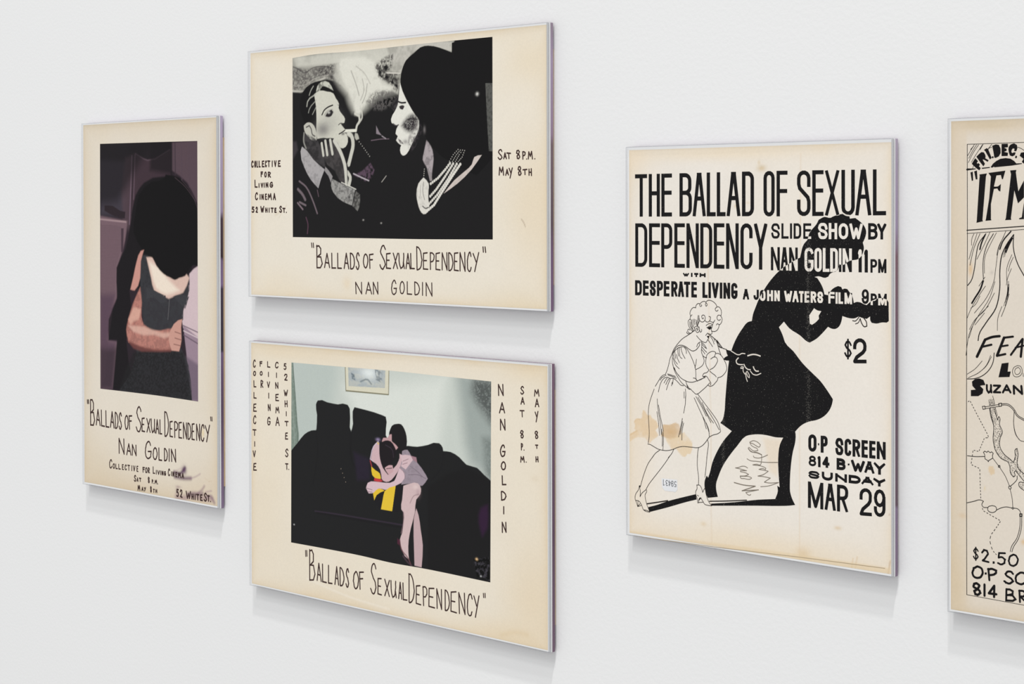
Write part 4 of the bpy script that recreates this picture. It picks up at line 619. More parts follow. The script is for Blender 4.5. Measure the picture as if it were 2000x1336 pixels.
(5,'m',0.44,0,[34.18,134.23,35.99,134.62,36.1,132.8,34.41,132.42,34.18,134.23]),(5,'m',0.38,1,[36.1,134.21,40.27,134.42,44.2,131.85,47,127.92,51.01,125.91]),
(5,'m',0.38,1,[36.1,133.43,40.27,133.53,43.64,131.29,46.44,127.36,51.01,125.03]),(5,'m',0.3,1,[44.6,130.59,44.21,121.99,45.9,115.38,48.41,112.69]),
(5,'m',0.33,1,[44.51,130.23,44.38,120.98,46.1,115.39,48.84,112.45,51.02,112.14]),
(5,'m',0.4,1,[28.07,130.58,28.77,126.13,30.74,120.49,30.53,110.83,32.28,104.56,35.77,100.4,40.61,98.3,41.65,95.85,42.34,91.45,44.06,89.71,45.09,90.45,44.75,92.96,45.78,93.71,47.15,91.93,51.04,87.88]),
(5,'m',0.4,1,[31.22,130.82,33.31,123.92,34.22,126.23,34.91,125.33,34.71,121.46,36.65,116.82,35.06,112.52,35.07,107.39,37.84,103.16,41.99,100.35,44.06,98.64,45.29,101.94,45.56,107.06,46.45,107.46,47.14,104.03,46.46,98.23,47.49,95.15,51.04,92.33]),
(5,'m',0.4,1,[51.04,86.93,47.84,86.59,47.63,84.98,49.55,82.96,51.05,82.17]),(5,'m',0.3,1,[27.52,135.83,28.09,132.47]),(5,'m',0.3,1,[28.38,130.65,29.24,126.52,30.78,120.88]),
(5,'m',0.3,1,[30.08,138.64,30.94,136.08,31.51,133.24]),(5,'m',0.3,1,[31.91,131.44,33.22,126.84]),(5,'m',0.41,1,[12.88,99.84,18.22,99.83,24.72,100.51]),
(5,'m',0.4,0,[23.88,103.01,24.72,103.86,26.13,103.22,27.04,104.08,28.44,103.24,29.49,103.85,30.54,102.99,29.98,101.78,30.19,100,27.39,98.18,27.25,97.46,26.69,98.24,24.93,99.04,24.72,101.6,23.88,103.01]),
(5,'m',0.34,0,[30.19,100,34.24,95.44]),(5,'m',0.47,0,[34.03,95.74,34.94,95.83,35.08,94.88,34.03,94.78,34.03,95.74]),(5,'m',0.33,1,[34.73,94.85,38.55,89.78,41.45,83.82]),
(5,'m',0.4,1,[41.66,83.84,42.56,83.17,42.01,81.83,40.97,82.49,41.18,83.66,41.66,83.84]),(5,'m',0.4,1,[42.14,83.89,44.75,86.27,46.47,88.68,46.46,90.59]),
(5,'m',0.33,1,[41.87,81.94,43.25,76.22,43.67,71.03]),(5,'m',0.4,1,[43.67,71.03,44.36,70.47,43.67,69.76,42.98,70.32,43.67,71.03]),
(5,'m',0.41,1,[12.69,70.23,17.53,71.75,21.78,73.06,23.9,72.46,22.84,70.08,23.55,68.99,26.72,68.84]),
(5,'m',0.4,1,[29.8,70.41,32.31,69.86,32.8,68.31,31.27,66.53,28.82,66.12,26.93,67.19,27.07,69.14,29.8,70.41]),(5,'m',0.4,1,[32.8,67.99,35.79,69.62,39.26,70.66,42.98,70.44]),
(5,'m',0.4,1,[44.36,70.47,46.83,70.37,48.54,68.85,48.88,67.62]),(5,'m',0.6,0,[48.33,67.36,49.7,67.52,49.7,66.13,48.34,65.96,48.33,67.36]),
(5,'m',0.37,1,[48.53,65.76,48.35,59.55,46.33,52.22,42.52,45.82,42.01,43.39]),(5,'m',0.37,1,[49.61,65.89,49.36,59.08,47.28,51.75,43.66,45.38,43.16,43.42]),
(5,'k',1.76,0,[19.4,162.48,24.96,173.35]),(5,'k',1.55,1,[24.96,173.35,29.56,175.19,34.79,176.06]),(5,'k',1.3,0,[23.34,168.92,29.29,170.47]),
(5,'k',1.74,0,[33.06,163.86,37.73,175.21]),(5,'k',1.28,0,[37.73,175.21,43.71,176.18]),(5,'k',1.15,0,[36.27,169.84,40.27,170.66]),(5,'k',1.29,0,[33.06,163.74,38.67,165.16]),
(5,'k',1.27,0,[42.26,164.86,49.84,174.94]),(5,'k',1.52,0,[50.04,174.95,48.87,164.13]),(5,'k',1.02,0,[45.24,169.44,50.7,170.95])]
DASHES=[(5,[12.9,133.6,14.6,134.6,19.6,126.1,26.7,114.4,27.5,112.5,24.6,112.1,20.7,103.2,16.8,103.8,15.4,94.6,21.4,92.6,21.6,85.5,22.1,73.6]),(5,[23.1,68.5,23.6,66.6,35.5,61.6]),
(5,[35.6,61.6,32.2,56.4,29,52.1,28.2,48.7,29,45.3,30.3,42.4,33.2,39.8])]
STIPPLE=[(5,[27.7,136.3,30.2,136.5,32.3,129.6,33.7,123.9,34.7,125.3,34.7,121.5,36.7,116.8,35.1,112.5,35.1,107.4,37.8,103.2,44.1,98.6,45.6,107.1,46.4,107.5,47.1,104,46.5,98.2,51,92.3,51,87.9,47.1,91.9,44.7,93.6,45.1,90.4,43.7,89.7,42.3,91.4,41.3,97.1,35.8,100.4,32.3,104.6,30.5,110.8,30.7,120.5,28.8,126.1]),
(5,[47.8,86.6,51,86.9,51,82.2,48.9,83.2]),(5,[29.2,138.6,30.4,137.1,31.5,133.5,28.4,132.5,27.7,135.8])]
STICKER=[31.53,44.79,45.81,45.18,45.99,38.16,44.32,36.23,34.46,36.14,32.18,38.23]
PHOTOS={1: {'top': [30.07,340.96,86.71,340.48,140.26,340.03,187.79,339.52],'bot': [29.25,97.73,74.96,97.82,129.04,97.62,187.8,96.58],'base': (44,34,42),'ops': [('p',(66,60,70),
10.69,0.9,[30.1,343.4,79.9,341.1,72.5,269.6,29.6,269.5],None),('p',(30,26,30),7.73,0.8,[30.1,343.4,188.4,341,188.3,325.6,120.3,321.2,30,324.9],None),('p',(84,66,74),
6.58,0.8,[72.9,326.1,90.1,329.8,82.8,261.5,77.6,255.4,69,265.5],None),('p',(66,50,58),
3.62,0.9,[90.1,329.8,109.7,323.4,146.7,332.4,146.6,306.9,100.1,297.6,86.3,269.6,83,289.7],None),('l',(130,108,124),1.31,1.31,0.7,[83.9,327.9,79.4,261.5]),('l',(120,98,112),
1.05,1.31,0.7,[89.4,329.8,86.4,285.6]),('l',(46,36,44),1.31,1.05,0.8,[86.6,328.8,82.9,269.6]),('l',(104,86,96),1.29,1.29,0.6,[90.1,329.8,109.7,323,145.1,332.4]),('p',(92,74,82),
2.49,0.9,[148.4,339.2,188.4,339.5,188.1,281.3,172.4,300.8,148.3,312.8],None),('l',(60,48,56),1.51,1.26,0.8,[153.3,339.1,153.8,308.8]),('l',(84,68,78),
1.25,1.25,0.8,[163.6,338.8,164.1,302.8]),('l',(84,68,78),0.99,1.24,0.8,[175.1,339.1,175.5,296.8]),('l',(36,28,34),1.77,1.26,0.9,[147.4,339.2,147.3,308.9]),('p',(120,96,104),
3.21,1,[29.6,269.5,76,264.5,74.2,253.4,68.9,237.2,60.1,220.8,57.5,204.5,59.9,192.3,49.3,177.7,43.8,146.8,61.4,145.7,54.2,116.8,50.6,99,28.5,97.5],None),('p',(88,66,84),
10.77,0.8,[29.1,191.4,54.6,192.2,43.8,146.8,56.1,145.4,50.6,98.2,28.5,97.5],None),('p',(50,40,46),10.79,0.7,[28.8,137.8,57.8,139.4,50.6,98.2,28.5,96.6],None),('p',(196,168,170),
1.34,0.5,[29.6,267,74.2,264.5,74.2,262.7,29.6,265.4],None),('p',(66,50,60),1.33,0.9,[65.5,257.4,69.7,257.4,68.9,234.1,65.4,234.1],None),('p',(44,34,40),
1.33,1,[37.5,279.7,51.7,279.3,63.9,274.6,72.6,273.6,71.8,267.1,55.1,269.1,37.5,274.6],None),('p',(24,20,24),
2.6,1,[89.8,289.6,103.5,301.5,133.5,307.1,159.6,302.8,172.3,289.1,175.4,265.8,184.8,250.4,175.1,211.5,79,197,82.3,168.9,73.5,148.3,88.7,100.8,50.6,98.2,57.9,147.5,43.8,146.8,43.9,167.3,58.1,188.2,57.6,218.7,72.3,237.2,81.1,261.5],None),
('s',(80,60,70),1.5,0.35,[30.3,261.3,65.5,259.4,65.4,237.1,56.6,220.7,54.6,192.2,43.8,146.8,36.4,105.4,29.3,104.9]),('p',(26,22,26),
15.92,0.75,[27.2,345.6,120.5,342.9,86.5,309.8,58.7,283.8,26.8,281.8],None),('p',(24,20,24),7.65,0.8,[113.8,343.1,148.4,342.2,148.2,308.9,113.6,313.3],None),('p',(214,192,196),
1.99,1,[175.1,215.4,189.4,223.5,189,154,165.2,164.5,163.7,176.2,173.4,196],None),('p',(158,136,150),1.99,1,[165.3,166.5,189.1,155.9,188.7,96.7,177.7,96.8,169.9,141.4],None),
('l',(110,92,106),1.24,0.99,0.8,[165.3,166.5,189.1,160.8]),('l',(100,84,98),1.24,0.99,0.8,[165.9,157.7,189,150.1]),('l',(228,210,212),1.24,0.99,0.7,[165.9,161.6,189,155.6]),
('p',(110,94,110),4.96,0.8,[169.9,137.5,188.9,130.8,188.7,96.7,177.7,96.8],None),('p',(56,56,60),
1.53,1,[98,231.6,109.8,231.8,119.7,206.1,129.6,195.5,152.5,193.3,175.1,213.5,175,199.9,165.3,182.1,165.3,172.3,145.8,159.7,165.1,141.1,173.1,129.9,178.3,96.9,61.1,97.7,90.6,137.1,85.6,148.9,102.7,163.7,99.4,179.6,96.8,209.5],(3,0.5,0.25)),
('p',(30,29,31),5.1,0.9,[85.5,136.8,165.1,141.1,174.6,114.5,178.3,96.9,61.1,97.7],(1.6,0.5,0.4)),('p',(222,190,176),
2.54,1,[107.1,229.7,119.8,230,139.6,212.6,170.3,215.3,175.1,211.5,165.4,197.6,152.5,194.3,142.7,191,129.6,195.5,119.6,198.2,114.7,210],None),('p',(246,232,214),
6.13,0.9,[111.4,225.8,126.4,220.2,142.8,208.7,159,199.4,139.5,194.9,123,200.3,116.4,212],None),('p',(62,62,66),
1.03,1,[106.9,200.8,119.6,198.2,129.6,195.5,137.8,193.8,139.4,188,129.5,186.6,119.6,191.3,106.9,189.8],(2,0.5,0.3)),('p',(62,62,66),
1,1,[150.9,193.3,159,195.5,174.4,194,168.5,182.2,157.3,188.6],(2,0.5,0.3)),('l',(120,118,120),0.76,0.76,0.6,[144,191.1,141.3,171.3]),('p',(14,12,14),
2.03,1,[94.9,289.6,116.9,302.4,136.8,306.1,138.4,309,159.6,305.8,175.5,294.9,186.5,279.4,187.2,223.4,178.3,223.2,168.7,213.3,159.1,211.1,152.6,209,146.1,210.8,134.6,214.4,123.1,222.1,116.5,229.9,103.1,233.7,99.7,237.6,86.2,253.5,89.7,273.6],None),
('l',(90,72,80),0.75,0.75,0.5,[153.1,305.9,169.2,296.9,185,283.2]),('l',(90,72,80),0.74,0.74,0.4,[162.8,303.8,178.7,291,187.5,277.4]),('p',(206,150,138),
2.09,1,[98,235.6,103.1,236.7,98,225.6,96.8,209.5,87.6,197.2,80.7,198,86,211.3,91.2,225.4],None),('p',(188,128,116),
2.58,1,[96.8,200.5,99.4,185.6,98.7,171.6,102.7,164.7,129.4,160,152.3,163,158.8,160.3,162,152.7,158.7,142.7,145.7,142,119.3,140.6,92.4,143.2,77,146.4,73.6,158.4,77.1,168.7,84.1,183],(3,0.5,0.25)),
('p',(226,176,158),3.67,0.8,[85.8,181.1,97.7,179.5,94.2,169.4,85.7,167,80.5,162.8,77.1,168.7],None),('p',(228,186,170),
3.61,0.7,[77.1,162.6,102.7,162.7,132.7,158.1,152.3,160,149,156,119.4,155.5,85.6,156.9],None),('p',(206,156,142),
1.51,1,[145.8,161.7,157.2,171,163.7,172.3,162,164.4,162.6,152.7,158.7,141.8,147.3,142.1,142.5,151.7],None),('l',(120,76,72),1.01,1.01,0.7,[152.3,160,161.4,158.5]),('l',(120,76,72),
1.01,1.01,0.7,[152.3,154.1,162.6,152.7]),('l',(120,76,72),1.01,1.01,0.7,[150.6,148.2,161.3,147.2]),('p',(120,70,66),
3.1,0.8,[75.3,148.4,95.8,143.8,119.3,142.2,145.7,143,145.7,140.9,112.6,139.1,85.5,140.8],None),('g',(0,0,0),
0.05)]},2: {'top': [60,211.35,84.57,212.68,140.7,212.28,220.77,213.35,301.84,213.65],'bot': [59.78,54.13,83.94,54.09,140.14,54.09,220.3,53.98,301.81,54.58],'base': (27,26,27),
'ops': [('p',(168,166,156),
2.29,1,[56.5,212.3,140.7,214.5,220.8,216.2,259.6,213.7,257.7,204.1,233.9,209.5,218.9,209.1,203.7,199.5,198.3,188.5,196.9,182,194,173.5,182.3,178.7,168.6,187.4,165.6,174.1,152.6,165.2,144.6,161.4,136.5,169.9,124.3,184.2,105.6,190.6,84.5,187.5,71.6,181.8,56.4,181.8],(14,0.3,0.35)),
('p',(214,212,200),4.35,0.8,[60.9,212,140.7,212.7,180.5,213.6,184.4,206.6,168.7,200.9,136.6,202.7,95.1,203,65.2,203.3],(18,0.35,0.5)),('p',(206,202,192),
2.21,0.8,[184.4,212,218.9,215.1,259.6,212.4,257.7,204.8,233.9,209.5,215.1,208.1,203.7,200.2,198.3,191.2,186.3,193.2],(7,0.4,0.75)),('p',(108,104,100),
3.78,0.9,[56.5,205.2,78.1,200.5,95.1,201.6,116.1,202.5,130.5,195.5,122.2,187,105.6,191.3,84.5,188.2,71.6,182.5,56.4,181.8],(1.8,0.48,0.8)),('p',(60,56,56),
2.04,0.8,[90.9,200.5,105.6,201,118.1,203.8,126.4,198.5,122.2,193.9,109.8,196,98.3,192.4],(1.6,0.5,1)),('p',(44,40,42),
1.52,0.8,[101.4,192.9,114,193,122.2,184.3,122.2,178.8,109.8,186.3],(4,0.5,1)),('l',(66,60,62),0.86,1.38,0.8,[60.8,203.5,68.4,201,75.9,197.5,86.7,201.1,101.5,201.7,116,198.4]),
('l',(84,80,80),0.69,1.21,0.7,[61.9,199.9,73.8,193.7,84.5,191.7,95.1,194]),('l',(90,84,82),0.52,0.86,0.6,[65.1,191.3,78.1,192.1,90.9,195.6,103.5,197.7]),('l',(210,206,194),
1.38,2.08,0.8,[59.7,182.5,75.9,181.8,86.6,187.1,103.5,191.9]),('l',(190,186,176),0.69,1.04,0.6,[62.9,186.5,78.1,187.2,88.7,191.5,107.7,194]),('l',(110,104,100),
0.5,1,0.6,[116.1,203.2,132.5,204.3,148.7,204]),('l',(90,86,84),0.67,1.34,0.6,[120.2,203.6,123.3,198,128.4,195]),('p',(27,26,27),
1.67,1,[122.2,185,136.5,175.4,141.6,168.4,140.1,160.2,135.4,153.6,130.3,156.5,122.1,170.6],(7,0.62,0.3)),('p',(214,212,200),
9.87,0.75,[116.1,210.8,168.7,208.9,184.4,200,180.4,186.8,194,175.5,168.6,171.3,152.6,161.1,138.5,161.7,130.4,175.7,116,190.1],(5,0.3,0.4)),('p',(228,226,214),
4.95,0.95,[123.3,206.9,140.7,207.2,164.7,202.4,169,192.8,174.5,184.4,188.2,179.5,184.3,177,168.6,177.7,160.7,174.3,152.6,165.2,147.6,157.9,141.5,158.8,140.1,165.7,133.5,178.3,125.3,189.6,121.2,198.1],(4,0.3,0.45)),
('l',(120,116,110),0.83,1.49,0.7,[136.6,195.9,142.6,184.7,146.6,174.9]),('l',(130,126,120),0.66,1.32,0.7,[150.7,188.3,152.7,178.7,148.6,170.8]),('l',(150,146,138),
0.66,1.32,0.6,[142.7,199.6,152.7,193.6,160.7,183.8]),('l',(100,96,92),0.66,1.15,0.7,[156.7,184,154.7,174.6,150.6,168]),('p',(74,70,68),
3.23,0.9,[165.7,199,176.6,204.4,188.3,207.1,187.3,197.8,184,193.3,196.9,190.2,196.3,183.3,192,175.6,180.4,184.4,170.6,189.3],(1.8,0.48,1)),('p',(27,26,27),
1.29,1,[168.7,195.5,183.4,199.3,182.8,191.8,194,187.4,194,177.9,183.3,185.1,172.6,189.2],(4,0.5,0.7)),('l',(220,215,205),1.13,0.8,0.9,[180.8,191.9,196.9,190.7]),('p',(104,100,98),
4.22,0.7,[160.7,174.3,176.5,177.4,188.2,175.7,194,171.5,184.2,163.9,164.6,162,154.6,169.2],(1.5,0.44,1.2)),('l',(212,210,198),
2.16,0.99,1,[142.5,144.9,143.7,149.2,147,153.2,146.6,157.3,141.5,159.5]),('l',(205,203,191),1.65,1.16,0.9,[149.6,162.6,150.2,155.8,146.1,151.2]),('l',(232,230,216),
2.5,0.5,1,[128.2,145.3,142.1,145.2]),('p',(20,19,20),
0.86,1,[73.7,181,84.5,187.5,95.1,189.5,108.1,188,116,180.5,122.2,173.3,116,176.3,105.6,179.8,92.9,177.4,90.7,155.2,84.3,154,75.8,154.3,69.4,167.2],None),('p',(214,212,198),
0.68,1,[88.7,178.3,96.1,181.1,105.6,179.8,113.9,177.8,117,173.5,121.1,168.5,120.5,165.1,125.2,159.4,128.7,155.5,127.8,152.2,123.3,151.5,125.2,149.6,128.6,146.7,126.6,144.6,130.7,142.1,132.3,135.9,129.2,131.6,123,130.9,119.5,134.9,113.8,139.4,105.4,139.7,101.2,140.2,92.8,139.5,91.7,144,91.8,154.4,91.2,167.7],None),
('p',(214,214,200),1.02,0.9,[93,185,98.3,188.5,108.1,187.5,113.9,180.3,105.6,183.7,99.7,184.7,96.1,181.1,90.8,177.5],(4,0.4,0.7)),('l',(190,190,178),
1.21,0.86,0.8,[90.8,178.2,80.1,172.3,79.1,168.2]),('l',(180,180,170),0.86,0.86,0.7,[91.9,173.2,82.2,165.3,81.2,162.5]),('l',(180,180,170),0.86,0.86,0.7,[91.8,167.7,86.5,160.9]),
('l',(190,190,178),1.04,0.86,0.7,[87.7,185.3,84.4,181.7,82.3,177.8]),('b',(110,106,108),100.8,147.6,10.46,6.67,0.75),('b',(170,168,160),109.6,154.5,12.44,8.3,0.35),
('b',(150,148,142),115.8,135,6.21,2.75,0.3),('l',(30,26,28),1.22,0.49,1,[99,160.1,101.7,163.7,106.9,166.4,112.9,167.8]),('p',(150,147,142),
1.21,0.5,[101.7,160,106.2,163.8,112.9,164.8,114.8,161.4,110.6,158,103.9,157.7],None),('p',(40,36,38),
0.73,1,[103.5,158.7,106.5,162.1,111.4,164.1,113.6,162,111.4,158.8,106.9,157.9],None),('b',(214,212,204),108,161.7,1.64,1.09,0.9),('l',(60,56,58),
0.84,0.67,0.9,[120.4,150.7,123.1,152,125.2,151.8]),('l',(40,34,38),1.01,0.5,1,[121,142.8,125.1,144.3,128.6,145.9]),('b',(60,56,60),126.2,142.9,2.47,1.24,0.8),('l',(60,56,58),
0.67,0.67,0.8,[119.7,167.9,121.7,167]),('p',(198,196,184),0.69,1,[74.9,151.5,79,153.9,84.3,153.7,88.6,151,91.7,144.7,91.9,138.4,85.3,138.6,78.9,143,75.7,147.3],None),
('l',(60,56,58),1.21,0.86,0.9,[78.3,150,82.2,151.3,84.7,148.4,86.4,143.4,89.6,141.9]),('p',(66,63,64),
2.07,1,[75.3,144.5,92.8,138.4,101.2,124.3,103.2,114.5,92.7,118.9,80,127.5,74.6,136.1],(4,0.5,0.6)),('l',(160,158,150),1.39,1.39,0.9,[75.3,145.2,74.8,137.5,77.8,131.8]),
('p',(176,172,172),0.69,1,[72.5,133.3,78.9,129.6,87.4,121.8,102.2,112.9,93.9,96.8,84.1,104.3,75.6,115,70.5,129.1],(3,0.4,0.25)),('p',(150,146,146),
0.68,1,[103.2,115.2,107.8,111.7,112.6,106.7,109.9,100.6,106.3,107.5,102.2,111.7],None),('p',(27,26,27),0.68,1,[101.5,111.1,107,107.5,111.1,99.2,94.7,92.4,94.7,97.9],None),
('p',(74,70,70),1.69,1,[98,127.1,113.8,139.2,122,129.3,130.6,114,133.2,99.6,125,99.7,115.7,111.5,105.3,117.2],(4,0.5,0.5)),('l',(206,204,192),2.56,0.68,1,[98.5,135.4,100.7,125]),
('l',(206,204,192),2.73,0.68,1,[103.3,137.4,105.8,125.5]),('l',(206,204,192),2.88,0.68,1,[109.6,137.9,112.5,126.1]),('l',(210,208,196),
3.7,0.84,1,[115,137.1,122,128.6,128.1,116.8,130.5,100.3]),('l',(206,204,192),4,0.83,1,[133.3,142.7,136.8,140.6,138.8,133,136.3,124.9,133.2,116.7]),('l',(206,204,192),
3.34,0.84,1,[131.8,109.9,135.2,105.7,133.8,99.6]),('l',(40,38,38),0.67,0.67,0.9,[131.8,116.8,131.3,99]),('b',(214,212,200),133.3,142.7,3.67,1.92,0.9),('p',(160,158,154),
0.67,1,[112,104.7,121.9,101.1,141.3,95,137.2,81.8,126,85,113.6,92.9,110.5,99.2],(2,0.45,0.5)),('p',(120,118,114),
0.66,1,[142.3,94.1,147.5,90.9,146.7,81.1,144.3,76.8,137.8,81.4],(2,0.5,0.7)),('l',(225,222,212),0.84,0.5,0.9,[124,101.5,142.3,95.4]),('b',(60,58,58),133.8,88.7,1.63,1.09,0.9),
('l',(120,106,112),1.56,0.87,0.9,[68.7,103.1,77.7,98.1,86.2,86.8,92.5,75]),('l',(130,116,122),2.44,1.39,0.8,[66.9,96.1,73.4,91.1,76.6,86.9]),('l',(140,122,130),
1.57,0.7,0.8,[66.4,84.1,73.3,78.5]),('l',(130,116,122),1.74,1.04,0.8,[69,84.8,77.2,82]),('l',(96,66,82),1.21,0.87,0.8,[77.6,71.4,80.1,65.8,79.3,57.4]),('l',(110,90,100),
0.86,0.69,0.8,[92.6,95.2,94.3,89.6]),('p',(70,64,68),3.5,0.7,[60.1,137.9,64.9,137.7,67,130.6,60.1,122.3],None),('p',(190,188,176),
1,0.95,[141.5,143.2,144.5,142.4,146.5,138,142.9,137,140.8,139.8],None),('d',(170,168,160),0.99,2.31,[146.5,135.5,152.5,129.9,159.5,123]),('p',(96,76,92),
1.65,0.9,[139.3,107.7,150.4,111,157.5,115.6,160.5,117.3,165.4,111.4,160.4,103.4,154.4,102.1,146.4,104.9],(3,0.45,1)),('l',(200,190,196),
1.16,0.66,0.8,[139.3,108.7,148.4,105.6,158.4,102.5]),('p',(150,138,146),0.81,0.9,[167.7,148.4,171.4,142.9,174.4,140.1,167.7,141.7],None),('l',(130,110,122),
0.65,0.65,0.8,[161.5,136.2,176.3,137.1,183.2,136.9]),('l',(160,150,156),0.97,0.65,0.9,[174.8,139.5,179.3,137.3]),('l',(170,166,158),0.81,0.49,0.9,[179.8,106.2,174.3,101.2]),
('b',(180,176,170),151.5,69.4,1,0.68,0.9),('b',(180,176,170),173.6,66.9,0.99,0.67,0.9),('p',(70,66,68),
1.28,0.9,[186.2,162.5,189.1,170.4,194.9,173.4,195.9,167.4,192,160.9,189.1,159.7],(4,0.5,0.8)),('p',(232,230,220),
0.48,1,[196.7,183.3,198.2,179.3,203.6,169.7,213.1,158.1,219.1,150.6,218.3,142.8,213.9,136.3,209.2,129.9,204.4,124,200,122.7,197.3,124.8,196.9,129.5,198.1,131.2,193.8,133.6,191.9,135.6,193.9,138.9,191.2,141,192.3,144.9,194.3,147.5,186.5,150.2,185.8,153.2,190.4,159.6,193.9,164.8,194.9,170.1],None),
('p',(52,47,50),5.39,1,[198.1,147.4,203.1,152.8,211.2,156.5,218.3,154,217.7,146.7,212.1,142.3,203.9,142.6],(1,0.42,0.3)),('p',(120,114,114),
3.16,0.7,[209.2,141.7,217.2,150.7,219.1,145.4,214.9,135,207.3,127.3,205.4,132.6],(1.8,0.5,0.8)),('b',(110,104,106),203.1,134,3.44,2.12,0.6),('p',(60,54,58),
1.58,0.8,[213,137.7,218.3,142.8,219.1,149.3,224.3,145.2,214.9,129.7,209.2,124.6],(3,0.5,0.9)),('l',(36,32,34),1.44,0.64,1,[194.3,167.5,198.2,166.3,203.2,166.3]),('p',(56,50,52),
0.64,1,[195.5,163.4,200.1,164.3,202,163.2,200.1,160.6,196.8,161.3],None),('l',(60,54,58),1.12,0.64,0.9,[188.5,149.3,192,147.6,194.7,148.2]),('p',(70,62,66),
0.64,0.9,[193.5,137.2,197.3,135.5,201.2,132.1,196.7,132.8],(1.5,0.4,0.5)),('b',(228,224,218),193.8,135.6,1.35,0.8,0.9),('p',(20,19,20),
0.47,1,[197.5,181.3,197.9,189.9,200.2,195.7,203.7,200.8,213.2,206.2,220.8,210.6,230.1,211.4,243.1,208.9,256.8,204.2,257,211.9,270.4,214.2,305.7,214.4,305.4,122.4,284.4,105,244.7,121.2,224.3,140,220.6,150.6,214.9,155.4,207.4,164.3,202.6,171.1],None),
('b',(120,114,114),225.4,143.2,1.5,2.89,0.9),('p',(176,166,168),
1.25,1,[227.7,134.6,230.8,131.9,234.5,126.6,235.8,118.8,234.5,110.9,233.5,103.1,230.8,107.1,227.6,113,223.3,119,224.6,124.2],(3,0.35,0.4)),('p',(150,142,142),
0.78,1,[228.4,111,232.6,108.4,234.5,101.8,231.7,101.2],None),('p',(226,222,212),
0.78,1,[224.2,104.3,218.2,99.4,215.9,90.2,217.6,82.9,220,77.7,224.1,74.4,228.6,75.9,230.7,80.9,229.8,86.2,229.8,92.7,230.2,99.2],(3,0.3,0.2)),('l',(70,64,66),
0.63,0.63,0.8,[224.2,100.6,223.4,92.8,225.3,86.2]),('l',(110,104,102),0.47,0.63,0.7,[220.8,98,220,87.5]),('d',(222,218,208),
2.32,2.01,[232.6,99.2,241,103.7,249.3,110.4,254.6,115.3]),('d',(222,218,208),2.32,2.01,[232,89,239.1,94.6,249.2,104.9,258.2,114.9]),('d',(222,218,208),
2.32,2.01,[230.7,82.9,240,90,252,102.2,262.2,114.6]),('d',(228,224,214),2.47,2.01,[226.4,75.9,236.3,81.9,244.6,91.3,257.5,105.4,266.2,114.3]),('b',(30,27,28),
232.2,94.2,1.86,1.31,1),('l',(40,36,38),0.94,0.47,0.9,[223.2,80.9,226.4,79.1,229.8,79.9]),('d',(214,210,200),0.77,1.68,[254.2,117.1,258.4,122.2,263.7,126.2]),('d',(214,210,200),
0.76,1.68,[257.5,116.8,262,122.1,266.2,125.6]),('d',(214,210,200),0.76,1.68,[260.8,116.7,265.1,122,268.7,125.5]),('d',(214,210,200),0.76,1.67,[264,116.6,268.3,120,271.1,125.1]),
('d',(214,210,200),0.78,1.72,[225.2,111.1,224.6,105.9]),('p',(212,200,192),
0.45,1,[247.4,91,259.3,101.5,271.9,109,279.1,114,281.8,119.7,290.1,121.2,279.1,110.2,262.9,98.9],(5,0.3,0.15)),('p',(92,92,88),
0.45,1,[294.1,177.7,305.6,177.1,305.5,123.6,297.8,124.1,295.9,147.9],(1.5,0.4,0.45)),('b',(222,220,214),285.1,169.6,1.6,1.4,1),('g',(0,0,0),
0.06)]},3: {'top': [57.08,204.39,79.13,204.44,127.37,204.57,186.45,204.89,240.43,204.2,299.44,203.5],'bot': [55.94,45.53,97.14,45.91,146.87,45.95,185.94,44.97,219.53,45.49,298.11,44.9],'base': (206,212,204),
'ops': [('p',(188,198,192),22.84,0.8,[41,214.7,120.6,215.9,111.4,169.9,78.8,115.2,40.5,111.4],None),('p',(226,230,222),
21.09,0.9,[127.3,186.2,248.5,203,240.2,136.7,164.7,129.5],None),('p',(150,160,156),19.78,0.8,[260.5,209.4,310.9,207,310.7,121.4,276.1,137.4,268.3,167.6],None),('p',(84,88,86),
14.74,0.95,[280.1,205,310.9,205.6,310.8,160.1,289.8,179.2,278.2,193.7],(1.2,0.4,0.4)),('p',(110,118,114),9.79,0.7,[289.7,158.2,310.8,160.1,310.7,115.8,293.5,127.9],(1.2,0.4,0.4)),
('p',(122,138,126),1.16,0.95,[55.4,204.6,59.2,204.1,65.2,151,66.1,132.5,55.1,125.3],(1.5,0.4,0.2)),('l',(70,80,74),0.58,0.77,0.8,[59.2,203.9,64.2,147.8,65.6,134]),
('l',(150,162,152),1.16,0.96,0.8,[56.5,184.5,60,150.6,61.1,130.5]),('p',(222,218,196),0.36,1,[127.4,205.8,182.2,205.8,181.7,184.6,128.4,184.5],None),('l',(120,112,84),
0.72,0.54,1,[127.8,204.6,128.6,184.6,181.7,184.9,182.2,205.4]),('p',(176,184,186),0.54,1,[131.4,205.1,177.9,204.7,177.2,190,132.2,188.6],(3,0.45,0.3)),('b',(236,242,240),
157.3,201.3,11.97,5.94,0.9),('p',(90,104,114),1.1,0.8,[135.2,200.2,139.6,199,140.7,193.8,136.3,195.1],(2,0.4,0.6)),('p',(110,120,126),
1.07,0.7,[164.9,205,174.7,204.2,173.6,193.8,166,196.2],(2.5,0.5,0.9)),('l',(110,122,128),1.45,1.08,0.7,[147.4,193.5,156.2,195.6,160.5,192.2]),('l',(120,120,96),
0.54,0.54,0.8,[128.4,184,181.7,184.5]),('p',(31,31,32),
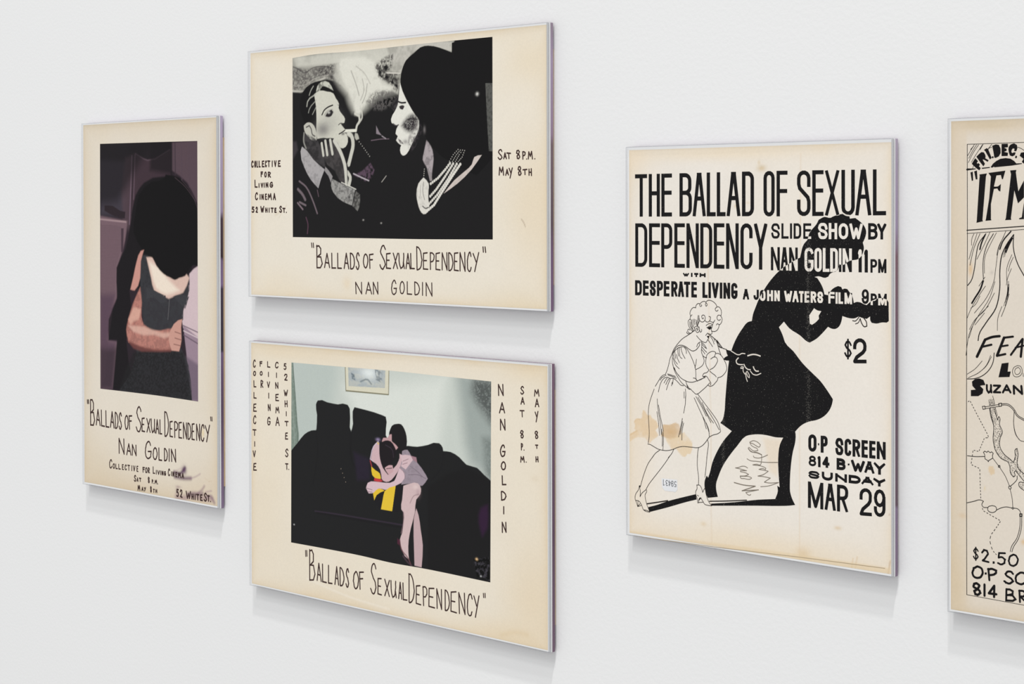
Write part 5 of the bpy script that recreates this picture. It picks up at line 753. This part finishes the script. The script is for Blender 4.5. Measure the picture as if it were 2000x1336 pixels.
0.54,1,[55.1,125.3,64.7,133.9,74.2,142.5,83.6,146.7,90.1,147.5,91.1,160.8,89.7,169.8,92.1,173.4,104.5,172.8,118.2,172,130.6,172.6,133.5,169.4,133.5,153.6,135.2,149.8,137.5,156.9,137.1,167.4,139.5,171.2,153.9,169.9,173.5,167.2,178.2,166.1,179.3,161.8,178.2,150.7,186.3,143.3,205.3,144.3,215.7,144.5,228.1,147.1,241.3,149.7,245.3,146.5,245.9,143.7,254.3,143.8,264.3,140.4,272.1,135.3,283.9,133.9,291.6,129.1,299.3,125,301.9,42.7,54.7,41.2],None),
('p',(27,26,27),5.03,0.8,[272.1,132.7,299.3,124.3,301,43.9,227.8,44.9,228,112.6],None),('l',(26,25,27),1.46,2.19,0.8,[135.2,150.7,136.5,123.8,158.1,111.1]),('l',(26,25,27),
1.14,1.89,0.7,[90.1,147.5,91.9,128.7,85.7,100.5]),('l',(62,50,66),0.92,1.46,0.8,[88,76.9,120.1,77.6,153.6,77.8,198.8,78.1]),('l',(26,24,27),
1.47,1.84,0.8,[90.3,75.7,120.1,75.8,198.8,75.9]),('l',(28,27,29),1.36,1.7,0.7,[246.3,143,244.3,131.4,232.1,118.7]),('l',(28,27,29),
1.34,1.67,0.7,[271.2,134.8,268.2,116.8,266.1,96.8]),('p',(58,30,62),4.94,0.7,[287.7,102.1,295.4,105.8,295.3,87.7,289.5,80,285.7,90.7],None),('p',(46,36,56),
5.45,0.6,[138.3,133,158.1,128.9,158.1,111.1,142.7,109.5],None),('d',(200,180,160),0.55,4.07,[122.1,117.1,128.1,106.4]),('b',(200,200,200),60.1,61.8,0.95,0.62,0.9),
('b',(240,200,150),283.3,61.3,1.36,0.98,1),('b',(190,190,190),287.9,48.3,0.96,0.69,1),('p',(90,86,96),2.64,0.5,[279.8,60.5,297.2,64.3,297.2,46.2,283.6,47],(2,0.6,1.2)),
('p',(30,28,29),0.53,1,[185.9,159.4,191.6,161.3,196.9,161.3,200.7,157.7,203.2,152.1,203.2,143.4,201.5,138.9,194.7,137.9,188.8,140.6,185.8,146.2,182,150.3,183.7,156.3],None),
('p',(198,158,160),0.53,1,[180.3,148.7,183.1,151.8,185.4,152,185.4,146.2,190.5,143.7,193,141.7,190.5,139.6,182,141.5,173.4,145.1,175.1,148.2],None),('p',(160,146,156),
0.52,1,[197.9,139.3,204.2,140.9,208.4,136.6,215.6,131.5,225.9,122.4,228,119.5,221.8,113.1,207.3,113.3,196.8,111.4,197.8,118.1,192.6,119,190,114.4,194.7,126.5,193.9,132.3,196.8,134.1],(2,0.4,0.12)),
('l',(104,92,102),0.52,0.69,0.7,[205.2,120.3,216.6,121.5,225.9,119.2]),('l',(110,98,108),0.52,0.69,0.7,[207.3,127.8,215.6,124.3,221.8,120.6]),('p',(212,180,184),
0.53,1,[165.8,142.7,170.2,144.1,171.2,130.1,174.4,123.1,180.8,117.8,186.2,122.8,194.7,132.4,194.7,136.8,198.9,135.7,195.7,126.6,188.3,117.1,181.9,112.4,175.4,112.1,170.1,116.7,165.8,125.2,162.5,126.9,159.9,129.1,162.5,138.2],None),
('p',(32,27,31),0.53,1,[172.3,143.5,177.7,146.2,184.1,146.1,188.8,142.1,190.9,137.9,188.8,131.8,183,126.1,175.1,122.8,172.3,127.3,170.3,134.5],None),('p',(206,168,172),
0.53,1,[176.8,123.3,181.9,126,186.2,126.3,187.5,121.4,181.9,117.9,178.1,121.2],None),('l',(60,44,48),0.71,0.53,0.9,[178.9,122.8,185.3,123.9]),('l',(70,58,70),
0.71,0.71,0.6,[177.7,142.5,186.2,138.9,187.5,133.2]),('l',(216,200,212),0.9,0.54,0.9,[169.1,144.7,163,139.7,159,129,162.5,127.5]),('b',(150,134,170),168.6,146.2,2.6,1.33,1),
('p',(226,196,60),0.36,1,[166.9,144.2,170.2,143,169.1,142.1],None),('p',(34,32,38),0.54,1,[160.3,127.3,165.8,125.9,171.2,121.3,173.3,112.6,164.6,111.7,161.2,117.3],None),
('l',(190,70,80),1.08,0.72,0.8,[159,127.5,160.7,123.2]),('p',(196,60,66),0.54,1,[164.2,113.8,171.1,113.6,174.4,111.9,169,110.7,163.5,111.3],None),('p',(232,196,56),
0.36,1,[160.3,122.9,165.7,120,170.7,118,172.2,113.7,164.6,113.8,161.4,115.9],None),('p',(218,190,194),
0.53,1,[195.8,135.4,207.3,136.5,211.5,134,205.2,127.6,202.1,124.4,196.4,126.7,197.9,129.8],None),('l',(130,100,108),0.53,0.53,0.8,[198.9,131,205.2,133.4]),('l',(130,100,108),
0.53,0.53,0.8,[198.5,128.4,204,130.1]),('p',(166,128,138),0.7,1,[208.4,136.3,214.6,135.7,215.6,131.5,210.5,133.2],None),('p',(220,192,198),
0.53,1,[194.7,125.4,200.6,121.3,200.6,116.9,190.4,110,177.6,105,168.9,105.1,164.6,101.4,157,99.8,153.7,103.9,155.9,108.6,164.6,110.6,177.6,110.9,188.3,113.5,191.5,118.9],None),
('l',(120,94,104),0.54,0.54,0.8,[154.1,104,161.3,103.2]),('l',(120,94,104),0.54,0.54,0.8,[155.4,101.1,161.3,101.3]),('l',(140,112,120),
0.53,0.7,0.8,[194.7,125.1,200.6,121,201.4,116.7]),('p',(30,29,32),0.53,1,[164.6,101.4,177.6,104.2,198.9,111.6,200.5,109.6,194.6,88.5,177.5,88,164.6,92.5,162.8,98.2],None),
('p',(232,196,56),0.36,1,[162.4,100.4,168.9,105.1,175,104.7,176.5,104.1,166.8,99.4,163.9,94.6],None),('p',(234,198,60),
0.36,1,[176.7,103.9,190,109.7,185.7,88.1,172.1,88.2,174.3,96.5],None),('p',(214,188,188),
0.53,1,[199.3,110.7,207.3,113.3,216.6,114.5,220.1,110.3,219.3,105.9,214.5,101,213,90.7,208.2,77.1,205.4,66.5,205,56.3,205.8,50.6,200.8,52.8,196.6,59.6,194.9,65.2,197.7,71.4,199.2,80.3,199.6,88.4,196.7,91,197.8,99.1],None),
('p',(200,172,174),0.52,1,[214.5,93.7,217.2,88.3,219.6,77,222.1,64.3,220.6,46.1,212.3,46.4,211.7,61.5,211.3,78.9,211.8,85.5],None),('b',(236,214,210),214.5,111.1,3.73,2.03,0.7),
('b',(166,136,142),216.6,107,2.9,4.34,0.4),('l',(140,112,118),0.7,1.04,0.7,[207.2,97.3,211.4,103.5,217.6,105.7]),('l',(150,122,128),
0.88,1.06,0.6,[199.2,89.1,199.2,80.3,196.6,71.3]),('l',(110,70,76),1.05,0.88,0.9,[194.9,65.2,196.6,58.1,205,51.2,208.1,46.5]),('l',(80,60,70),
1.4,0.88,0.8,[198.7,52.5,205,47.6,209.1,45.9]),('p',(90,40,60),1.41,0.8,[192,66.3,194.5,65.1,194.5,60.8,191.9,61.9],None),('g',(0,0,0),0.03)]}}
SHEETS={1: {'rect': [0.86,1.98,216.39,360.44],'base': (222,213,198),'edge': (211,193,165),'ew': 14,'ops': [('b',(206,184,150),66.9,-0.5,99.24,25.14,0.36),('b',(206,182,150),
197.5,13.6,45.58,23.84,0.3),('b',(210,190,156),14.4,24.6,52.7,30.78,0.3),('b',(226,216,200),117.8,54.2,87.68,29.55,0.48),('b',(96,66,96),166.1,30.1,4.01,4.22,0.9),('l',(86,56,84),
3.15,3.58,0.9,[150.5,26.9,160.6,26.8,167,32.4]),('l',(96,66,92),3.15,4.29,0.85,[151.4,22.5,165.2,22.5,176.1,23.6]),('l',(150,120,136),
0.99,2.83,0.6,[174.3,23.2,183.3,25.8,190.5,29.2]),('l',(180,158,158),1.15,2.87,0.5,[149.6,26.8,157.9,30.4,162.5,32]),('l',(148,116,128),
4.96,6.38,0.6,[154,3.8,164.2,3.8,176,6.8,194,7.1,207.3,7.5]),('l',(110,76,100),2.83,4.95,0.7,[171.5,8.5,181.4,10.1,188.6,10.4,194,11.5]),('l',(130,98,116),
1.83,3.51,0.6,[186.8,10.7,194,15.3,196.7,18.4]),('l',(120,88,110),2.51,4.18,0.7,[200.2,9.4,207.3,9.7,211.7,4.7]),('l',(160,130,140),1.4,2.79,0.6,[198.5,13.1,207.3,15.1]),
('b',(150,118,128),156.9,13.6,4.59,1.34,0.5),('b',(110,80,100),155,9.5,2.76,3.35,0.5),('l',(196,170,140),0.28,0.56,0.6,[197.6,26.1,203.8,23.5,207.4,24.4]),('b',(226,202,150),
195,67.9,1.79,4.5,0.7)]},2: {'rect': [1.82,1.8,358.95,219.1],'base': (229,221,206),'edge': (221,203,174),'ew': 8,'ops': [('b',(224,204,170),344,81.7,31.37,63.04,0.48),
('b',(224,206,174),344.2,191.9,31.34,23.6,0.48),('b',(222,204,172),23.9,228.8,76.06,13.69,0.42),('b',(222,206,178),9.2,151.6,28.62,55.17,0.3),('b',(226,208,180),
130.7,15.2,5.47,6.54,0.6),('b',(223,205,172),322.3,2.1,47.72,15.95,0.42),('b',(226,210,182),37.2,9.8,41.69,18.2,0.3),('l',(206,192,164),1.7,2.83,0.5,[36.1,73.5,41,75.7]),
('l',(150,130,110),0.64,0.69,0.8,[332.2,70.7,334.9,67.9,336.5,64.7]),('l',(200,184,156),
0.56,1.13,0.5,[41,71.2,51.6,82.5])]},3: {'rect': [1.03,1.48,358.68,218.96],'base': (228,218,200),'edge': (219,200,170),'ew': 7,'ops': [('b',(221,200,166),
343,34.5,31.45,47.49,0.48),('b',(222,202,168),310.4,5.5,43.08,12.07,0.48),('b',(224,208,180),21.7,68.4,28.36,55.12,0.24),('b',(223,203,170),343.3,216.3,31.4,11.84,0.42),
('b',(224,206,176),50.6,212.1,61.26,6.34,0.36),('b',(222,204,174),104.5,7.2,39.35,8.86,0.3),('l',(236,228,214),1.61,2.15,0.5,[77.5,16.6,130.8,8.9,181.8,5.8]),('l',(216,194,158),
2.81,5.61,0.5,[310.4,5.5,326.8,10.1,337.6,9.9]),('b',(214,198,172),345.8,131.7,5.3,3.16,0.3)]},4: {'rect': [1.79,1.7,220,282.24],'base': (230,223,213),'edge': (224,204,172),
'ew': 7,'ops': [('b',(228,212,186),115.3,5.4,104.34,14.15,0.75),('b',(230,214,188),80.8,278,84.31,5.75,0.6),('b',(230,213,188),7.2,279.6,14.25,22.42,0.6),('b',(229,213,190),
11.7,55.5,14.21,74.84,0.45),('p',(222,196,160),
0.59,0.85,[2.1,74.4,5,75.8,7.9,77.5,6.5,78.5,6.9,81.2,6.4,84.2,8.4,86,11.7,86.1,13.7,87.4,13.7,90,14.4,92.7,16.5,92.1,18.4,89.6,21.3,89.8,22.7,87.7,26.9,85.8,28.8,81.5,26,79,28.8,75.6,26.9,73.9,23.1,71.3,20.3,68.9,16.5,72.3,9.3,72.4,5,70.5,2.1,68.4],(6,0.35,0.35)),
('p',(208,176,134),0.58,0.85,[32.6,83.5,36.3,84,40,84.3,43.7,85.9,46.9,85.2,48.6,82.4,49.7,79.2,47.4,76.1,43.2,74.6,39.1,73.5,36.3,74.4,33,74.8,30.7,75.7,32.5,78.9],(6,0.3,0.3)),
('p',(224,200,164),
0.58,0.8,[35.3,73.9,43.2,75.3,49.7,78.8,52,79.8,55.2,76.7,57.9,74.4,59.3,71.6,59.3,69.1,57.5,64.5,54.7,64.4,53.4,62.6,49.7,62.7,46.9,65,44.6,67.3,40,66.2,39.1,68.3,36.7,71.1],(6,0.35,0.4)),
('l',(206,174,132),0.51,0.68,0.7,[2.1,73.3,5,75,9.3,77.3]),('l',(210,180,140),0.38,0.51,0.7,[6.6,83.4,8.4,85.6,11.7,85.9]),('b',(206,172,128),40,79.1,4.17,2.21,0.6),
('l',(214,192,164),0.64,0.8,0.6,[72.3,263.7,72.8,234.8,73.6,169.9,75.3,97.7,75.7,40,76.1,3.9]),('l',(218,196,168),
0.6,1.13,0.6,[150.5,276.4,150.1,214.2,149.6,138,149.6,34.1,149.6,1.1]),('b',(208,186,150),118.7,267.1,3.88,2.47,0.8),('b',(212,192,158),116.4,271,1.14,1.9,0.6),('b',(212,190,156),
96.6,241,1.17,1.54,0.6),('b',(214,194,164),107.1,243.4,2.31,0.77,0.5),('b',(212,184,140),179.5,26.9,2.78,1.29,0.6),('b',(216,192,154),69,16.3,2.9,1.77,0.5),('l',(208,178,134),
0.79,0.99,0.5,[190.2,1.6,191.2,8.2]),('l',(208,178,134),0.79,0.99,0.5,[192.8,1.5,194.4,9.5]),('b',(216,190,150),152.3,5.8,6.6,4.68,0.6),('l',(190,160,124),
0.96,0.77,0.6,[217.7,1.8,219.1,10.1]),('b',(150,110,80),218.6,40.5,0.51,0.45,0.9),('p',(222,200,164),
1.48,0.6,[1.1,3,72.6,4,147.9,5.2,219.3,5.6,219.8,1.9,149,1.6,75,1.2,1.1,1.5],None),('p',(226,208,184),
4.16,0.6,[119.7,81.5,135.6,82,131.1,56,125.4,59.2],None)]},5: {'rect': [1.42,1.5,236,310.12],'base': (219,209,195),'edge': (208,188,156),'ew': 7,'ops': [('b',(206,186,152),
4.6,14.9,7.82,25.91,0.8),('b',(208,190,160),26.9,306.7,27.28,4.45,0.7),('p',(216,190,152),
0.3,0.75,[27.1,93.6,28,94.7,30,95.1,31.2,93.2,31.3,90.1,30,89.9,28.8,88.5,28.4,90.5,27.3,91.8],None),('b',(218,196,152),24.8,80.6,0.55,1.43,0.7),('b',(206,170,124),
9.3,61.7,2.91,1.81,0.6),('b',(210,176,130),50.8,50.4,1.89,1.76,0.8),('b',(214,180,134),14.9,217.1,1.65,4.37,0.8),('b',(190,182,172),29.5,215.2,1.35,1.49,0.7),('p',(214,198,174),
2.03,0.5,[1.2,310.1,12.2,309.7,12.1,3.1,1.4,1.5],None)]}}

# ------------------------------------------------------------------ setting
wall = box('wall_back', -4.5, 2.5, 0, .12, -.2, 4.2, m_wall()); wall['kind'] = 'structure'

# ------------------------------------------------------------------ the framed posters
PANELS = {1: (-1.5173, .0862, -1.2981, -.2758), 2: (-1.2525, .1422, -.8918, -.0786), 3: (-1.2521, -.1185, -.8907, -.3393), 4: (-.8148, .0453, -.5931, -.2394), 5: (-.5534, .0566, -.3134, -.2553)}
LABEL = {1: 'tall narrow poster with a colour photo of a figure in dark dress, leftmost on wall',
         2: 'wide poster with a black-and-white photo of two faces in profile, hung above the sofa poster',
         3: 'wide poster with a colour photo of a couple on a black sofa, hung low',
         4: 'upright poster with bold black lettering and a woman casting a huge black boxing shadow',
         5: 'inked map poster with slanted lettering, cut off by the right side of the photo'}
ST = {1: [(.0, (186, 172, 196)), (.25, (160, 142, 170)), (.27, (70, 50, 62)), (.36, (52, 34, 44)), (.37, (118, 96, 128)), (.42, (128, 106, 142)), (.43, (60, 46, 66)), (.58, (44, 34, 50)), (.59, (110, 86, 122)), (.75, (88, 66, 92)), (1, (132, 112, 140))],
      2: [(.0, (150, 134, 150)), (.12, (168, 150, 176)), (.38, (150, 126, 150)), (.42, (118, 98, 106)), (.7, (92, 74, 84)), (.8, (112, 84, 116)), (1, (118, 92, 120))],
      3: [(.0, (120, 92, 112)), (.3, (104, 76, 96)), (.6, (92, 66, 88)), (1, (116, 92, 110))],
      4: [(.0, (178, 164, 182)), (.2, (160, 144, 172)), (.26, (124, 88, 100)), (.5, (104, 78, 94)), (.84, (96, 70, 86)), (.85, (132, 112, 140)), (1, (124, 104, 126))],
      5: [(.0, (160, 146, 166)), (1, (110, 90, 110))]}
for pn in (1, 2, 3, 4, 5):
    x0, zt, x1, zb = PANELS[pn]; w, h = x1-x0, zt-zb
    root = bpy.data.objects.new('framed_poster', None); COL.objects.link(root); root.location = (x0, -GAP, EYE+zb); root.empty_display_size = .05
    root['label'] = LABEL[pn]; root['category'] = 'poster'; root['group'] = 'posters in clear acrylic on the gallery wall'
    a = box('acrylic_panel', 0, w, 0, .0029, 0, h, M_EDGE, root, .00035 if pn != 4 else .0006, front=M_CLEAR); a['label'] = 'clear acrylic front panel'
    box('backing_sheet', .0004, w-.0004, .00206, .0028, .0004, h-.0004, M_BOARD, root)
    b = box('mount_board', .0002, w-.0002, .0031, .0044, .0002, h-.0002, M_BOARD, root); b['label'] = 'white mount board'
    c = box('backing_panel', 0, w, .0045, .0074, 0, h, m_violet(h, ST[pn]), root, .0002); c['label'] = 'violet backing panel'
    ins = {1: .0002, 2: .0010, 3: .0010, 4: .0022, 5: .002}[pn]
    for (a0, a1, b0, b1) in ((ins, ins+.012, .02, h-.02), (w-ins-.012, w-ins, .02, h-.02)):
        box('mounting_cleat', a0, a1, .0075, GAP-.0001, b0, b1, M_WOOD, root)
    s = SHEETS[pn]; sx0, sz0, sx1, sz1 = s['rect']; sx1 = min(sx1, w*1000-.3)
    def tint(X, Z, s=s, sx0=sx0, sz0=sz0, sx1=sx1, sz1=sz1, pn=pn):
        base, edge = lin(s['base']), lin(s['edge'])
        d = np.minimum(np.minimum(X-sx0, sx1-X), np.minimum(Z-sz0, sz1-Z)); n = pnoise(X, Z, 28, pn); n2 = pnoise(X, Z, 70, pn+30)
        t = np.exp(-np.clip(d-5*(n-.5), 0, 99)/s['ew']*1.6)*(.55 if pn == 4 else .72)
        C = base*(1-t[:, None])+edge*t[:, None]
        C = C*(1+.05*(n2-.5)[:, None]*np.array([.6, 1, 1.9])+.03*(n-.5)[:, None]); paint(C, X, Z, s['ops'])
        C *= (1-.06*np.exp(-d/.8))[:, None]; return C*1.1
    sheet = grid_obj('paper_sheet', [(sx0, sz1), (sx1, sz1)], [(sx0, sz0), (sx1, sz0)], .8, M_PAPER, root, .00202, tint)
    if pn in PHOTOS:
        ph = PHOTOS[pn]
        def ptint(X, Z, ph=ph):
            C = np.tile(lin(ph['base']), (len(X), 1)); paint(C, X, Z, ph['ops']); return C
        o = grid_obj('printed_photo', prs(ph['top']), prs(ph['bot']), .42, M_PHOTO, sheet, .00198, ptint)
        o['label'] = {1: 'generic colour photo of a figure in a dark dress', 2: 'black-and-white photo of two profiles', 3: 'colour photo of a couple on a sofa'}[pn]
    words = [q for q in WORDS if q[0] == pn]
    if pn == 4:
        # lettering printed in exclusive-or with the shadow figure
        V, Ed = [], []
        def adde(q):
            b = len(V); V.extend(Vector(p) for p in q); Ed.extend((b+i, b+(i+1) % len(q)) for i in range(len(q)))
        sil = [spline(prs(pl[2]), True, 3, 35) for pl in POLYS if pl[0] == 4 and pl[1] in 'SH']
        xq = [prs(pl[2]) for pl in POLYS if pl[0] == 4 and pl[1] == 'x']; own = ['venue']*len(xq)
        for q in words:
            if q[1] == 'x': k = word_quads(q); xq += k; own += [q[7]]*len(k)
        for q in sil+xq: adde(q)
        R = delaunay_2d_cdt(V, Ed, [], 0, 1e-3); vo = np.array([tuple(v) for v in R[0]]); fo = np.array([tuple(q) for q in R[2] if len(q) == 3])
        cx, cz = vo[fo][:, :, 0].mean(1), vo[fo][:, :, 1].mean(1)
        inS = inside(cx, cz, sil[0]) & ~inside(cx, cz, sil[1]); inX = np.zeros(len(fo), int); BN = ['', 'title', 'slide_show', 'film', 'price', 'venue', 'date']
        for q, ow in zip(xq, own):
            xs = [p[0] for p in q]; zs = [p[1] for p in q]; k = np.nonzero((cx > min(xs)) & (cx < max(xs)) & (cz > min(zs)) & (cz < max(zs)))[0]
            if len(k): inX[k[inside(cx[k], cz[k], q)]] = BN.index(ow)
        fig = [vo[f] for f in fo[inS & (inX == 0)]]
        for bi in range(1, 7): plate(BN[bi]+'_lettering', [vo[f] for f in fo[(inX == bi) & ~inS]], M_BLACK, sheet, .00197, True)
        o = plate('printed_shadow_figure', fig, M_FIG, sheet, .00197, True); o['label'] = 'solid black boxing shadow with letters knocked out'
        dr = [spline(prs(pl[2]), True, 3, 35) for pl in POLYS if pl[0] == 4 and pl[1] == 'd']
        for q in dr: plate('ink_patch', [q], M_FIG, sheet, .00196)
        for ly, nm, mt, y in (('d', 'printed_line_drawing', M_LINE, .00194), ('w', 'knocked_out_line', M_BARE, .00194), ('q', 'pencil_signature', M_PENC, .00194), ('c', 'ruled_crease', M_FAINT, .00198)):
            Q = []
            for l in LINES:
                if ly == 'w' and Q: plate(nm, Q, mt, sheet, y); Q = []
                if l[0] == 4 and l[1] == ly: Q += ribbon(spline(prs(l[4]), False, 4, 80) if l[3] else prs(l[4]), l[2]*(1.35 if ly == 'w' else 1.1))
            if not Q: continue
            o = plate(nm, Q, mt, sheet, y)
            if ly == 'd': o['label'] = 'fine line drawing of a woman in a dress and boxing gloves'
        rnd = random.Random(9); fl_ = []
        for i in range(5200):
            if i % 3: x = rnd.gauss(156.6 if i % 2 else 86.3, 1.1 if i % 2 else .8) if i % 9 else rnd.uniform(60, 212); z = rnd.uniform(20, 225)
            else: x = rnd.uniform(60, 215); z = rnd.uniform(20, 225)
            fl_.append((x, z, rnd.uniform(.05, .17)*(1.3 if i % 3 else 1)))
        A = np.array(fl_); k = inside(A[:, 0], A[:, 1], sil[0]) & ~inside(A[:, 0], A[:, 1], sil[1])
        wf = plate('ink_wear', [[(x-r, z-r), (x+r, z-r*.6), (x+r*.7, z+r), (x-r, z+r*.8)] for x, z, r in A[k]], M_WEAR, sheet, .001955); wf['kind'] = 'stuff'
        st = plate('sticker', [prs(STICKER)], M_STICK, sheet, .00193); st['label'] = 'small white number sticker, upside down'
        Q = []
        for q in words:
            if q[1] == 's': Q += word_quads(q)
        me = plate('sticker_number', Q, M_STAMP, sheet, .00190)
    else:
        bl = {}
        for q in words: bl.setdefault(q[7], []).extend(word_quads(q))
        if pn == 5:
            for pl in POLYS:
                if pl[0] == 5: bl.setdefault('headline', []).append(prs(pl[2]) if len(pl[2]) < 30 else spline(prs(pl[2]), True, 2, 40))
        for k, Q in bl.items(): plate(k.split('_')[0]+'_lettering', Q, M_MARK if pn < 5 else M_INK5, sheet, .00196)
        if pn == 5:
            Q = []
            HL = []
            for l in LINES:
                if l[0] == 5 and l[1] == 'k': HL += [z for z in ribbon(spline(prs(l[4])), l[2], cap=0)]+[disc(tuple(l[4][:2]), l[2]/2), disc(tuple(l[4][-2:]), l[2]/2)]; continue
                if l[0] == 5 and l[2] > 1.1 and l[3]:        # brushy shading: a bundle of thin strokes
                    sp_ = spline(prs(l[4]), False, 4, 80); n = len(sp_)
                    for j in range(5):
                        o_ = (j-2)*.2*l[2]; a_ = (j*7) % 3; b_ = n-(j*5) % 4; Q += ribbon([(x+o_, z+o_*.3) for x, z in sp_[a_:b_]], l[2]*.2, cap=0)
                    continue
                if l[0] == 5: Q += ribbon(spline(prs(l[4]), False, 4, 80) if l[3] else prs(l[4]), l[2])
            for _, pts in DASHES:
                pts = prs(pts)
                for p, q in zip(pts, pts[1:]):
                    l = math.hypot(q[0]-p[0], q[1]-p[1]); n = max(int(l/1.9), 1)
                    for i in range(n):
                        k0, k1 = (i+.2)/n, (i+.75)/n; Q += ribbon([(p[0]+(q[0]-p[0])*k0, p[1]+(q[1]-p[1])*k0), (p[0]+(q[0]-p[0])*k1, p[1]+(q[1]-p[1])*k1)], .4, cap=0)
            rnd = random.Random(4)
            for _, pts in STIPPLE:
                pts = spline(prs(pts), True, 2, 40); xs = [p[0] for p in pts]; zs = [p[1] for p in pts]
                n = int((max(xs)-min(xs))*(max(zs)-min(zs))*2.6); A = np.array([(rnd.uniform(min(xs), max(xs)), rnd.uniform(min(zs), max(zs))) for _ in range(n)])
                for (x, z) in A[inside(A[:, 0], A[:, 1], pts)]:
                    t = rnd.uniform(0, 3.14); Q += ribbon([(x, z), (x+.28*math.cos(t), z+.28*math.sin(t))], .24, cap=0)
            o = plate('printed_line_drawing', Q, M_INK5, sheet, .00196); o['label'] = 'inked map with river, roads and dashed borders'
            plate('featured_lettering', HL, M_INK5, sheet, .00195)
